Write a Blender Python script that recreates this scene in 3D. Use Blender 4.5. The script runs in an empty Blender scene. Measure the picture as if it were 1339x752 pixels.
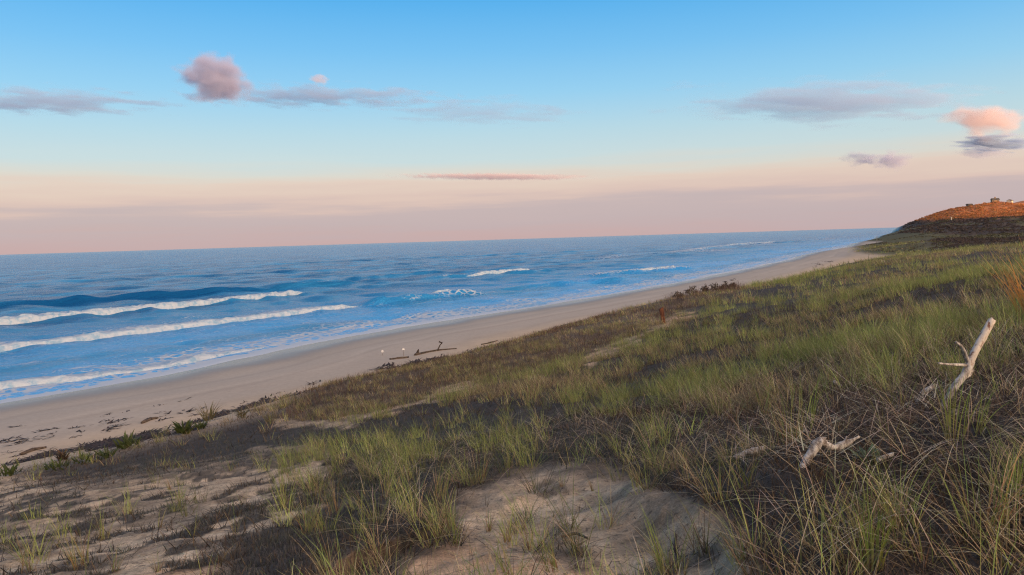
import bpy, math, random
import numpy as np
from mathutils import Vector, Matrix

random.seed(7)
RNG = np.random.default_rng(11)
SC = bpy.context.scene
COL = SC.collection
R = math.radians

# ------------------------------------------------------------------ camera
EYE = 10.0
PW, PH, F = 1339.0, 752.0, 967.0
PITCH, ROLL = R(3.75), R(-1.75)
cam_d = bpy.data.cameras.new('camera')
cam = bpy.data.objects.new('camera', cam_d)
COL.objects.link(cam)
cam_d.sensor_width = 36.0
cam_d.lens = F / PW * 36.0
cam_d.clip_start = 0.05
cam_d.clip_end = 120000.0
CM = (Matrix.Rotation(R(90) - PITCH, 4, 'X') @ Matrix.Rotation(ROLL, 4, 'Z'))
cam.matrix_world = Matrix.Translation((0, 0, EYE)) @ CM
SC.camera = cam
CR = np.array(CM.to_3x3())


def ray(px, py):
    d = np.array([(px - PW / 2) / F, (PH / 2 - py) / F, -1.0])
    return CR @ d


def at_z(px, py, z):
    d = ray(px, py)
    return d * ((z - EYE) / d[2]) + np.array([0, 0, EYE])


def at_y(px, py, y):
    d = ray(px, py)
    return d * (y / d[1]) + np.array([0, 0, EYE])


def project(x, y, z):
    q = np.stack([x, y, z - EYE], -1) @ CR          # rows: camera coordinates
    w = np.maximum(-q[..., 2], 1e-3)
    return q[..., 0] / w * F + PW / 2, PH / 2 - q[..., 1] / w * F, -q[..., 2] > 0.05


# ------------------------------------------------------------------ noise
def _hash(ix, iy, seed):
    n = (ix.astype(np.int64) * 374761393 + iy.astype(np.int64) * 668265263 + seed * 974711) & 0xffffffff
    n = ((n ^ (n >> 13)) * 1274126177) & 0xffffffff
    n = ((n ^ (n >> 16)) * 2246822519) & 0xffffffff
    return ((n ^ (n >> 15)) & 0xffffff) / float(0xffffff)


def vnoise(x, y, seed=0):
    x0, y0 = np.floor(x), np.floor(y)
    fx, fy = x - x0, y - y0
    fx = fx * fx * fx * (fx * (fx * 6 - 15) + 10)
    fy = fy * fy * fy * (fy * (fy * 6 - 15) + 10)
    a, b = _hash(x0, y0, seed), _hash(x0 + 1, y0, seed)
    c, d = _hash(x0, y0 + 1, seed), _hash(x0 + 1, y0 + 1, seed)
    return (a + (b - a) * fx) * (1 - fy) + (c + (d - c) * fx) * fy


def fbm(x, y, seed=0, octaves=4):
    s, a, t = 0.0, 1.0, 0.0
    for k in range(octaves):
        s = s + a * vnoise(x * 2 ** k + 17.3 * k, y * 2 ** k - 9.1 * k, seed + k)
        t += a
        a *= 0.5
    return s / t                                    # 0..1, mean .5


def sstep(a, b, x):
    t = np.clip((x - a) / (b - a), 0, 1)
    return t * t * (3 - 2 * t)


def in_poly(px, py, poly):
    inside = np.zeros(px.shape, bool)
    n = len(poly)
    for i in range(n):
        x1, y1 = poly[i]
        x2, y2 = poly[(i + 1) % n]
        if y1 == y2:
            continue
        c = ((y1 > py) != (y2 > py)) & (px < (x2 - x1) * (py - y1) / (y2 - y1) + x1)
        inside ^= c
    return inside


def seg_dist(px, py, pts):
    best = np.full(px.shape, 1e9)
    for (x1, y1), (x2, y2) in zip(pts[:-1], pts[1:]):
        dx, dy = x2 - x1, y2 - y1
        t = np.clip(((px - x1) * dx + (py - y1) * dy) / (dx * dx + dy * dy), 0, 1)
        best = np.minimum(best, np.hypot(px - x1 - t * dx, py - y1 - t * dy))
    return best


# ------------------------------------------------------------------ coast line (waterline), left = sea
coast_px = [(0, 527), (125, 506), (250, 485), (400, 450), (500, 433), (650, 409), (800, 385), (900, 367),
            (1000, 347), (1100, 324), (1150, 314.5)]
cp = [at_z(x, y, 0.0)[:2] for x, y in coast_px]
d0 = (cp[1] - cp[0]) / np.linalg.norm(cp[1] - cp[0])
cp = [cp[0] - d0 * 3000, cp[0] - d0 * 120] + cp + [np.array([395., 740.]), np.array([560., 960.]), np.array([900., 1350.]), np.array([3000., 3600.])]
cp = np.array(cp)
for _ in range(3):                                   # corner cutting keeps it smooth
    a, b = cp[:-1], cp[1:]
    q = np.empty((2 * len(a), 2))
    q[0::2] = a * .75 + b * .25
    q[1::2] = a * .25 + b * .75
    cp = np.vstack([cp[:1], q, cp[-1:]])
COAST = cp
seglen = np.linalg.norm(np.diff(COAST, axis=0), axis=1)
SARC = np.concatenate([[0], np.cumsum(seglen)])
S0 = SARC[np.argmin(np.hypot(COAST[:, 0], COAST[:, 1]))]


def coast_st(x, y):
    """signed distance inland (t) and arc length (s) of the points"""
    shp = x.shape
    x, y = x.ravel(), y.ravel()
    best = np.full(x.shape, 1e18)
    sign = np.ones(x.shape)
    s = np.zeros(x.shape)
    for i in range(len(COAST) - 1):
        ax, ay = COAST[i]
        dx, dy = COAST[i + 1] - COAST[i]
        L2 = dx * dx + dy * dy
        if L2 < 1e-9:
            continue
        t = np.clip(((x - ax) * dx + (y - ay) * dy) / L2, 0, 1)
        d2 = (x - ax - t * dx) ** 2 + (y - ay - t * dy) ** 2
        m = d2 < best
        best = np.where(m, d2, best)
        cr = dx * (y - ay) - dy * (x - ax)           # >0: left of travel = sea
        sign = np.where(m, np.where(cr > 0, -1.0, 1.0), sign)
        s = np.where(m, SARC[i] + t * math.sqrt(L2), s)
    return (sign * np.sqrt(best)).reshape(shp), (s - S0).reshape(shp)


# ------------------------------------------------------------------ terrain height field
ctl = []


def cz(px, py, z):
    ctl.append(at_z(px, py, z))


def cy(px, py, y):
    ctl.append(at_y(px, py, y))


def cw(x, y, z):
    ctl.append(np.array([x, y, z]))


for p in [(0, 752, 7.2), (0, 715, 6.4), (0, 680, 5.3), (0, 645, 3.7), (0, 615, 2.3), (130, 620, 3.1), (130, 700, 6.3),
          (250, 605, 4.0), (250, 562, 2.45), (250, 660, 5.9), (370, 545, 2.9), (430, 556, 3.8), (450, 499, 3.1),
          (400, 527, 2.8), (500, 520, 3.6), (600, 505, 4.2), (560, 479, 3.4), (620, 466, 3.5), (680, 446, 3.7), (680, 480, 4.3), (540, 560, 5.0),
          (680, 520, 5.3), (680, 560, 6.3), (680, 605, 7.25), (680, 680, 7.95), (670, 752, 8.28), (400, 690, 7.3),
          (400, 630, 6.1), (400, 752, 8.0), (200, 752, 7.7), (540, 620, 7.0), (540, 690, 7.8), (790, 418, 4.1),
          (868, 421, 5.1), (800, 456, 5.0), (860, 395, 4.6), (940, 381, 5.1), (940, 397, 5.2), (1000, 373, 5.5),
          (1000, 440, 6.5), (900, 470, 6.0), (820, 540, 6.7), (850, 620, 7.75), (1000, 520, 7.6), (1000, 600, 8.2), (900, 700, 8.2),
          (960, 640, 8.3), (1100, 400, 7.0), (1100, 470, 7.6), (1200, 335, 6.8), (1200, 380, 7.6), (1200, 450, 8.0), (1200, 600, 8.45),
          (1339, 337, 7.7), (1339, 400, 8.2), (1339, 600, 8.55), (1339, 752, 8.6), (1100, 752, 8.55), (1100, 600, 8.4),
          (1080, 356, 5.5), (1130, 340, 4.9), (1165, 323, 4.0), (1200, 318, 5.0), (1250, 322, 5.6), (1250, 335, 6.4),
          (1339, 318, 6.0), (1300, 325, 6.2)]:
    cz(*p)
for p in [(1200, 307, 330), (1250, 308, 300), (1300, 303, 360), (1339, 300, 360),
          (1185, 303, 480), (1189, 298.5, 560), (1213, 288, 640), (1250, 297, 470), (1300, 291, 500), (1339, 287, 500), (1250, 285, 600),
          (1228, 278.5, 690), (1250, 275, 705), (1300, 269.5, 710), (1339, 264, 712), (1400, 258, 720), (1300, 279, 600), (1339, 276, 600)]:
    cy(*p)
for x, y, z in [(0, 0, 8.4), (0, -6, 8.8), (-5, -5, 8.0), (6, -5, 8.9), (0, -60, 9), (60, -60, 10), (-40, -60, 3), (30, 10, 9.2),
                (60, 20, 9.5), (100, 60, 8.6), (90, 110, 7.6), (150, 150, 7.5), (0.5, 1.8, 8.4), (-1.5, 1.5, 8.2), (-8, 3, 6.6), (-13, 5, 4.8),
                (440, 860, 22), (620, 900, 24), (760, 900, 24), (900, 1200, 20), (480, 1000, 18), (400, 500, 11), (330, 330, 8), (520, 480, 13), (520, 560, 15), (560, 640, 17), (640, 600, 15), (490, 640, 22), (620, 740, 20),
                (140, 215, 4.2), (110, 160, 4.4), (-22, -20, 1.), (-30, 0, 0.), (-60, -60, 0)]:
    cw(x, y, z)
# the beach side: the dune form dips below the beach profile
for i in range(len(COAST)):
    a = COAST[i]
    if -400 < a[1] < 1000 and (i % 6 == 0):
        dn = COAST[min(i + 1, len(COAST) - 1)] - COAST[max(i - 1, 0)]
        nrm = np.array([dn[1], -dn[0]]) / np.linalg.norm(dn)
        lim = 12 if a[1] < 200 else 6
        for tt in (0, lim):
            q = a + nrm * tt
            cw(q[0], q[1], -1.2)
ctl = np.array(ctl)
cr_ = np.hypot(ctl[:, 0], ctl[:, 1])
cu = np.arctan2(ctl[:, 0], ctl[:, 1])
cv = np.log(cr_ + 1.2)


def tps_k(d2):
    return 0.5 * d2 * np.log(d2 + 1e-12)


n = len(ctl)
Kd = tps_k((cu[:, None] - cu[None]) ** 2 + (cv[:, None] - cv[None]) ** 2) + np.eye(n) * 2e-4
A = np.zeros((n + 3, n + 3))
A[:n, :n] = Kd
A[:n, n:] = np.stack([np.ones(n), cu, cv], 1)
A[n:, :n] = A[:n, n:].T
W = np.linalg.solve(A, np.concatenate([ctl[:, 2], np.zeros(3)]))


def tps(x, y):
    u = np.arctan2(x, y).ravel()
    v = np.log(np.hypot(x, y).ravel() + 1.2)
    out = np.empty_like(u)
    for i in range(0, len(u), 100000):
        uu, vv = u[i:i + 100000, None], v[i:i + 100000, None]
        k = tps_k((uu - cu[None]) ** 2 + (vv - cv[None]) ** 2)
        out[i:i + 100000] = k @ W[:n] + W[n] + W[n + 1] * uu[:, 0] + W[n + 2] * vv[:, 0]
    return out.reshape(x.shape)


# regions, outlined where they lie on the ground
BLOW = [(690, 610), (760, 606), (800, 614), (850, 640), (900, 656), (945, 675), (965, 705), (990, 790), (400, 790), (440, 735), (500, 712), (570, 690), (600, 650)]
LSLOPE = [(-200, 624), (0, 624), (95, 634), (300, 606), (430, 592), (455, 612), (425, 642), (375, 680), (300, 722), (270, 790), (-200, 790)]
MAT = [(95, 627), (200, 600), (300, 577), (420, 562), (520, 548), (640, 542), (760, 545), (900, 558), (1000, 580),
       (1010, 640), (960, 690), (930, 650), (850, 632), (790, 610), (690, 608), (600, 640), (565, 690), (490, 708), (430, 735), (395, 790), (265, 790), (300, 722),
       (375, 680), (425, 642), (455, 612), (430, 592), (300, 610), (180, 632)]
HUMP = [(365, 548), (395, 512), (450, 486), (560, 464), (680, 432), (790, 402), (860, 380), (940, 362), (1010, 358),
        (965, 383), (880, 412), (800, 455), (700, 490), (600, 508), (520, 535), (430, 552)]
PATHS = [[(365, 556), (440, 553), (540, 527), (620, 503)], [(765, 475), (830, 443), (880, 416), (930, 392), (975, 378)], [(330, 590), (400, 585), (450, 600)]]
SMALLMATS = [[(60, 700), (110, 662), (190, 648), (200, 655), (140, 690)], [(0, 715), (40, 695), (75, 700), (60, 720), (0, 735)],
             [(150, 690), (230, 655), (280, 660), (265, 680), (190, 700)], [(470, 760), (500, 735), (560, 730), (600, 760)]]


def terrain_z(x, y, detail=True):
    t, s = coast_st(x, y)
    r = np.hypot(x, y)
    beach = np.where(t < 0, np.maximum(t * 0.055, -4.0), 0.052 * t + 0.25 * sstep(6, 14, t) - 0.0005 * np.clip(t - 10, 0, 40) ** 2)
    beach = np.minimum(beach, 2.0)
    dune = tps(x, y)
    if detail:
        rough = sstep(3.0, 5.5, dune)
        dune = dune + rough * ((fbm(x / 3.1, y / 3.1, 5, 4) - .5) * 0.36 * sstep(6, 20, r) + (fbm(x / .62, y / .62, 9, 4) - .5) * 0.11 + (fbm(x / .2, y / .2, 19, 3) - .5) * 0.05 * (1 - sstep(12, 20, r)))
        far = sstep(180, 420, r)
        dune = dune + far * ((fbm(x / 26, y / 26, 31, 5) - .5) * 4.5) * sstep(10, 60, t)
        beach = beach + (fbm(x / 5, y / 5, 21, 3) - .5) * 0.10 * sstep(2, 14, t) + (fbm(x / .9, y / .9, 22, 3) - .5) * 0.025 * sstep(12, 20, t)
    k = 0.35
    h = np.clip(0.5 + 0.5 * (dune - beach) / k, 0, 1)
    z = beach * (1 - h) + dune * h + k * h * (1 - h)
    z = np.where(t < -2, beach, z)
    # unseen upland to landward, raised so its long shadow covers dune and beach
    z = z + sstep(150, 265, t) * np.maximum(27.0 + (fbm(x / 40, y / 40, 77, 4) - .5) * 5 - z, 0) * (1 - sstep(3000, 3500, r))
    return z, t, s


# eroded sand scarp at the landward edge of the blowout
def blow_cut(x, y, z):
    px, py, ok = project(x, y, z)
    w = (fbm(x * 1.7, y * 1.7, 55, 3) - .5) * 34
    near = ok & (np.hypot(x, y) < 13) & (np.hypot(x, y) > 1.0)
    m = near & in_poly(px + w, py + w * .6, BLOW)
    return m



def soft(px, py, poly, x, y, reach=26.0, seed=0):
    """share of membership with a ragged, feathered edge"""
    w1 = (fbm(x / 1.3, y / 1.3, 41, 4) - .5) * 60
    w2 = (fbm(x / .3, y / .3, 43, 3) - .5) * 30
    tot = 0.0
    for k, (dx, dy) in enumerate([(0, 0), (1, .2), (-1, -.2), (.5, .5), (-.5, -.5), (.4, -.5), (-.4, .5)]):
        tot = tot + in_poly(px + w1 + w2 + dx * reach, py + (w1 + w2) * .42 + dy * reach * .6, poly)
    return tot / 7.0


def sandiness(px, py, x, y):
    """0..1 how bare the sand is, and how much heath mat covers it"""
    sand = np.maximum(soft(px, py, BLOW, x, y), soft(px, py, LSLOPE, x, y))
    for p in PATHS:
        w = (fbm(x / 1.3, y / 1.3, 41, 4) - .5) * 30
        sand = np.maximum(sand, .9 * (1 - sstep(2.2, 7.0, seg_dist(px + w, py + w * .4, p))))
    mat = soft(px, py, MAT, x, y)
    for p in SMALLMATS:
        mat = np.maximum(mat, soft(px, py, p, x, y, 12))
    left = soft(px, py, LSLOPE, x, y)
    patchy = np.maximum(sstep(.54, .63, fbm(x / .9, y / 1.5, 147, 4)), .8 * sstep(.56, .64, fbm(x / .33, y / .5, 148, 3))) * np.maximum(left, .55 * soft(px, py, BLOW, x, y))
    mat = np.maximum(mat * (1 - sand * .5), patchy * .8)
    sand = sand * (1 - patchy * .8)
    return sand, mat


# ------------------------------------------------------------------ materials
def new_mat(name):
    m = bpy.data.materials.new(name)
    m.use_nodes = True
    nt = m.node_tree
    nt.nodes.clear()
    out = nt.nodes.new('ShaderNodeOutputMaterial')
    return m, nt, out


def nd(nt, typ, ins=None, **attrs):
    x = nt.nodes.new(typ)
    for k, v in attrs.items():
        setattr(x, k, v)
    for k, v in (ins or {}).items():
        if hasattr(v, 'bl_idname') and hasattr(v, 'is_linked'):
            nt.links.new(v, x.inputs[k])
        else:
            x.inputs[k].default_value = v
    return x


def mth(nt, op, a, b=0.0, c=0.0):
    x = nt.nodes.new('ShaderNodeMath')
    x.operation = op
    for i, v in enumerate((a, b, c)):
        if hasattr(v, 'is_linked'):
            nt.links.new(v, x.inputs[i])
        else:
            x.inputs[i].default_value = v
    return x.outputs[0]


def mix_rgb(nt, fac, a, b, mode='MIX'):
    x = nt.nodes.new('ShaderNodeMix')
    x.data_type = 'RGBA'
    x.blend_type = mode
    for idx, v in ((0, fac), (6, a), (7, b)):
        if hasattr(v, 'is_linked'):
            nt.links.new(v, x.inputs[idx])
        else:
            x.inputs[idx].default_value = v if idx == 0 else (*v, 1)
    return x.outputs[2]


def mrange(nt, v, a, b, c=0.0, d=1.0, smooth=True):
    x = nt.nodes.new('ShaderNodeMapRange')
    x.interpolation_type = 'SMOOTHSTEP' if smooth else 'LINEAR'
    nt.links.new(v, x.inputs[0])
    for i, q in enumerate((a, b, c, d)):
        x.inputs[i + 1].default_value = q
    return x.outputs[0]


def mat_ground():
    m, nt, out = new_mat('dune_ground')
    at = nd(nt, 'ShaderNodeAttribute', attribute_name='soil')
    wet = nd(nt, 'ShaderNodeAttribute', attribute_name='wet')
    ge = nd(nt, 'ShaderNodeNewGeometry')
    n1 = nd(nt, 'ShaderNodeTexNoise', {'Vector': ge.outputs['Position'], 'Scale': 3.3, 'Detail': 8.0, 'Roughness': .65})
    n2 = nd(nt, 'ShaderNodeTexNoise', {'Vector': ge.outputs['Position'], 'Scale': 55.0, 'Detail': 4.0, 'Roughness': .7})
    n3 = nd(nt, 'ShaderNodeTexNoise', {'Vector': ge.outputs['Position'], 'Scale': 17.0, 'Detail': 5.0, 'Roughness': .6})
    v1 = mrange(nt, n1.outputs[0], .3, .7, .66, 1.28)
    n4 = nd(nt, 'ShaderNodeTexNoise', {'Vector': ge.outputs['Position'], 'Scale': 160.0, 'Detail': 3.0, 'Roughness': .8})
    v2 = mth(nt, 'MULTIPLY', mrange(nt, n2.outputs[0], .25, .75, .68, 1.28), mrange(nt, n4.outputs[0], .3, .7, .75, 1.25))
    spz = nd(nt, 'ShaderNodeSeparateXYZ', {0: ge.outputs['Position']})
    up2 = mrange(nt, spz.outputs[2], 1.9, 3.0, .22, 1.0)
    v = mth(nt, 'MULTIPLY', mth(nt, 'SUBTRACT', mth(nt, 'MULTIPLY', v1, v2), 1.0), up2)
    v = mth(nt, 'ADD', v, 1.0)
    cc = nd(nt, 'ShaderNodeCombineColor', {0: v, 1: v, 2: v})
    c = mix_rgb(nt, 1.0, at.outputs['Color'], cc.outputs[0], 'MULTIPLY')
    spz = nd(nt, 'ShaderNodeSeparateXYZ', {0: ge.outputs['Position']})
    up = mrange(nt, spz.outputs[2], 1.9, 3.0, .05, 1.0)
    speck = mth(nt, 'MULTIPLY', up, mrange(nt, n3.outputs[0], .56, .66, 0, .68))
    c = mix_rgb(nt, speck, c, (.07, .05, .04))
    ro = mrange(nt, wet.outputs['Fac'], 0, 1, .95, .24, False)
    hsum = mth(nt, 'ADD', mth(nt, 'ADD', mth(nt, 'MULTIPLY', n3.outputs[0], .6), mth(nt, 'MULTIPLY', n2.outputs[0], .4)), mth(nt, 'MULTIPLY', n4.outputs[0], .12))
    dry = mrange(nt, wet.outputs['Fac'], 0, 1, .55, .04, False)
    bp = nd(nt, 'ShaderNodeBump', {'Height': hsum, 'Distance': .09, 'Strength': mth(nt, 'MULTIPLY', dry, up)})
    b = nd(nt, 'ShaderNodeBsdfPrincipled', {'Base Color': c, 'Roughness': ro, 'Normal': bp.outputs[0], 'Specular IOR Level': .25})
    nt.links.new(b.outputs[0], out.inputs[0])
    return m


def mat_blade(name='grass_blade', trans=.35, rough=.55):
    m, nt, out = new_mat(name)
    at = nd(nt, 'ShaderNodeAttribute', attribute_name='tint')
    b = nd(nt, 'ShaderNodeBsdfPrincipled', {'Base Color': at.outputs['Color'], 'Roughness': rough, 'Specular IOR Level': .3})
    tr = nd(nt, 'ShaderNodeBsdfTranslucent', {'Color': at.outputs['Color']})
    mx = nd(nt, 'ShaderNodeMixShader', {0: trans, 1: b.outputs[0], 2: tr.outputs[0]})
    nt.links.new(mx.outputs[0], out.inputs[0])
    return m


def mat_noisy(name, c1, c2, scale=8.0, rough=.85, bump=.3, dist=.01, stretch=(1, 1, 1), spec=.25, lo=.35, hi=.65):
    m, nt, out = new_mat(name)
    tc = nd(nt, 'ShaderNodeTexCoord')
    mp = nd(nt, 'ShaderNodeMapping', {'Vector': tc.outputs['Object'], 'Scale': stretch})
    n1 = nd(nt, 'ShaderNodeTexNoise', {'Vector': mp.outputs[0], 'Scale': scale, 'Detail': 6.0, 'Roughness': .65})
    f = mrange(nt, n1.outputs[0], lo, hi)
    c = mix_rgb(nt, f, c1, c2)
    bp = nd(nt, 'ShaderNodeBump', {'Height': n1.outputs[0], 'Distance': dist, 'Strength': bump})
    b = nd(nt, 'ShaderNodeBsdfPrincipled', {'Base Color': c, 'Roughness': rough, 'Normal': bp.outputs[0], 'Specular IOR Level': spec})
    nt.links.new(b.outputs[0], out.inputs[0])
    return m


def mat_water():
    m, nt, out = new_mat('sea_water')
    ge = nd(nt, 'ShaderNodeNewGeometry')
    st = nd(nt, 'ShaderNodeAttribute', attribute_name='shore')      # x: along the coast, y: seaward, z: foam amount
    sp = nd(nt, 'ShaderNodeSeparateXYZ', {0: st.outputs['Vector']})
    foam_a, sea = sp.outputs[2], sp.outputs[1]
    comb = nd(nt, 'ShaderNodeCombineXYZ', {0: mth(nt, 'MULTIPLY', sp.outputs[0], .22), 1: mth(nt, 'MULTIPLY', sea, .75)})
    nf = nd(nt, 'ShaderNodeTexNoise', {'Vector': comb.outputs[0], 'Scale': .55, 'Detail': 8.0, 'Roughness': .68, 'Distortion': .6})
    vor = nd(nt, 'ShaderNodeTexVoronoi', {'Vector': ge.outputs['Position'], 'Scale': .9}, feature='DISTANCE_TO_EDGE')
    lace = mrange(nt, vor.outputs['Distance'], .02, .25, .16, -.1)
    thr = mth(nt, 'SUBTRACT', mth(nt, 'ADD', mth(nt, 'ADD', nf.outputs[0], foam_a), lace), 1.0)
    foam = mrange(nt, thr, -.03, .18)
    # body colour with blue sky reflection painted in: deep offshore, paler near shore
    shal = mrange(nt, sea, 0, 75, 1, 0)
    base = mix_rgb(nt, shal, (.004, .078, .225), (.045, .30, .66))
    lane = nd(nt, 'ShaderNodeTexNoise', {'Vector': comb.outputs[0], 'Scale': .09, 'Detail': 5.0, 'Roughness': .6})
    base = mix_rgb(nt, mrange(nt, lane.outputs[0], .42, .62), base, (.022, .19, .41))
    col = mix_rgb(nt, foam, base, (.40, .46, .54))
    w1 = nd(nt, 'ShaderNodeTexNoise', {'Vector': ge.outputs['Position'], 'Scale': 1.5, 'Detail': 5.0, 'Roughness': .6})
    mp = nd(nt, 'ShaderNodeMapping', {'Vector': comb.outputs[0], 'Scale': (1.3, 1.6, 1)})
    w2 = nd(nt, 'ShaderNodeTexNoise', {'Vector': mp.outputs[0], 'Scale': .55, 'Detail': 6.0, 'Roughness': .62})
    hh = mth(nt, 'ADD', mth(nt, 'MULTIPLY', w1.outputs[0], .5), mth(nt, 'MULTIPLY', w2.outputs[0], 1.3))
    calm = mrange(nt, sea, 0, 9, .12, 1)
    bp = nd(nt, 'ShaderNodeBump', {'Height': hh, 'Distance': 1.0, 'Strength': mth(nt, 'MULTIPLY', calm, .55)})
    ro = mth(nt, 'ADD', mth(nt, 'MULTIPLY', foam, .6), .2)
    b = nd(nt, 'ShaderNodeBsdfPrincipled', {'Base Color': col, 'Roughness': ro, 'IOR': 1.333, 'Specular IOR Level': .14, 'Normal': bp.outputs[0]})
    nt.links.new(b.outputs[0], out.inputs[0])
    return m


def mat_foam():
    m, nt, out = new_mat('white_water')
    ge = nd(nt, 'ShaderNodeNewGeometry')
    n1 = nd(nt, 'ShaderNodeTexNoise', {'Vector': ge.outputs['Position'], 'Scale': 1.5, 'Detail': 6.0, 'Roughness': .6})
    c = mix_rgb(nt, mrange(nt, n1.outputs[0], .34, .58), (.18, .31, .45), (.37, .43, .51))
    bp = nd(nt, 'ShaderNodeBump', {'Height': n1.outputs[0], 'Distance': .3, 'Strength': .5})
    b = nd(nt, 'ShaderNodeBsdfPrincipled', {'Base Color': c, 'Roughness': .8, 'Normal': bp.outputs[0]})
    nt.links.new(b.outputs[0], out.inputs[0])
    return m


M_GROUND = mat_ground()
M_BLADE = mat_blade()
M_TWIG = mat_blade('twig', .1, .8)
M_WATER = mat_water()
M_FOAM = mat_foam()
M_DRIFT = mat_noisy('driftwood', (.15, .125, .11), (.54, .51, .48), 26, .85, .9, .02, (1, 1, .35))
M_DRIFT_RED = mat_noisy('peeling_driftwood', (.20, .095, .06), (.52, .46, .40), 20, .85, .9, .02, (1, 1, .4), lo=.36, hi=.48)
M_LOG = mat_noisy('dark_log', (.035, .026, .022), (.10, .075, .06), 5, .9, .6, .03)
M_RUST = mat_noisy('weathered_post', (.05, .02, .013), (.16, .06, .03), 9, .85, .6, .02, (1, 1, .25))
M_WRACK = mat_noisy('seaweed', (.022, .016, .014), (.07, .05, .045), 6, .8, .5, .02)
M_WHITE = mat_noisy('white_paint', (.62, .61, .6), (.8, .79, .77), 12, .6, .1)
M_POLE = mat_noisy('grey_pole', (.14, .12, .11), (.26, .23, .2), 6, .8, .3)


# ------------------------------------------------------------------ mesh helpers
def obj(name, me, mat=None, parent=None):
    o = bpy.data.objects.new(name, me)
    COL.objects.link(o)
    if mat is not None:
        me.materials.append(mat)
    if parent is not None:
        o.parent = parent
    return o


def tag(o, label=None, cat=None, group=None, kind=None):
    if label:
        o['label'] = label
    if cat:
        o['category'] = cat
    if group:
        o['group'] = group
    if kind:
        o['kind'] = kind
    return o


def empty(name, loc, rz=0.0):
    o = bpy.data.objects.new(name, None)
    o.empty_display_size = .1
    COL.objects.link(o)
    o.location = loc
    o.rotation_euler = (0, 0, rz)
    return o


def mesh_np(name, verts, faces, smooth=True, attrs=None):
    """verts (N,3), faces (M,k) arrays; attrs: name -> (type, array)"""
    me = bpy.data.meshes.new(name)
    verts = np.ascontiguousarray(verts, np.float32)
    faces = np.ascontiguousarray(faces, np.int32)
    k = faces.shape[1]
    me.vertices.add(len(verts))
    me.vertices.foreach_set('co', verts.ravel())
    me.loops.add(faces.size)
    me.loops.foreach_set('vertex_index', faces.ravel())
    me.polygons.add(len(faces))
    me.polygons.foreach_set('loop_start', np.arange(0, faces.size, k, dtype=np.int32))
    me.polygons.foreach_set('loop_total', np.full(len(faces), k, np.int32))
    if smooth:
        me.polygons.foreach_set('use_smooth', np.ones(len(faces), bool))
    for nm, (ty, arr) in (attrs or {}).items():
        a = me.attributes.new(nm, ty, 'POINT')
        if ty == 'FLOAT':
            a.data.foreach_set('value', np.ascontiguousarray(arr, np.float32).ravel())
        elif ty == 'FLOAT_VECTOR':
            a.data.foreach_set('vector', np.ascontiguousarray(arr, np.float32).ravel())
        else:
            a.data.foreach_set('color', np.ascontiguousarray(arr, np.float32).ravel())
    me.update(calc_edges=True)
    me.validate()
    return me


def grid_faces(nr, nc, wrap=False):
    i = np.arange(nr - 1)[:, None]
    j = np.arange(nc if wrap else nc - 1)[None]
    j2 = (j + 1) % nc
    return np.stack([i * nc + j, i * nc + j2, (i + 1) * nc + j2, (i + 1) * nc + j], -1).reshape(-1, 4)


def rgba(c):
    c = np.asarray(c, np.float32)
    return np.concatenate([c, np.ones(c.shape[:-1] + (1,), np.float32)], -1)


# ------------------------------------------------------------------ terrain mesh
az = np.concatenate([np.arange(-180, -50, 3.0), np.arange(-50, 50, .13), np.arange(50, 80, .6), np.arange(80, 180, 3.0)])
az = R(1) * az
rad = np.concatenate([[0.02, .3], np.exp(np.linspace(math.log(.8), math.log(4000), 700))])
AZ, RD = np.meshgrid(az, rad)
TX, TY = RD * np.sin(AZ), RD * np.cos(AZ)
TZ, TT, TS = terrain_z(TX, TY)
bm = blow_cut(TX, TY, TZ)
px, py, ok = project(TX, TY, TZ)
# a shallow bowl with a low crumbling edge
bowl = bm * 1.0
dedge = seg_dist(px, py, [(600, 650), (690, 612), (760, 608), (800, 616), (850, 642), (900, 658), (945, 677), (965, 707), (990, 790)])
TZ = TZ - bowl * (0.10 * sstep(2, 40, dedge)) * sstep(1.5, 3.5, RD)


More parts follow.
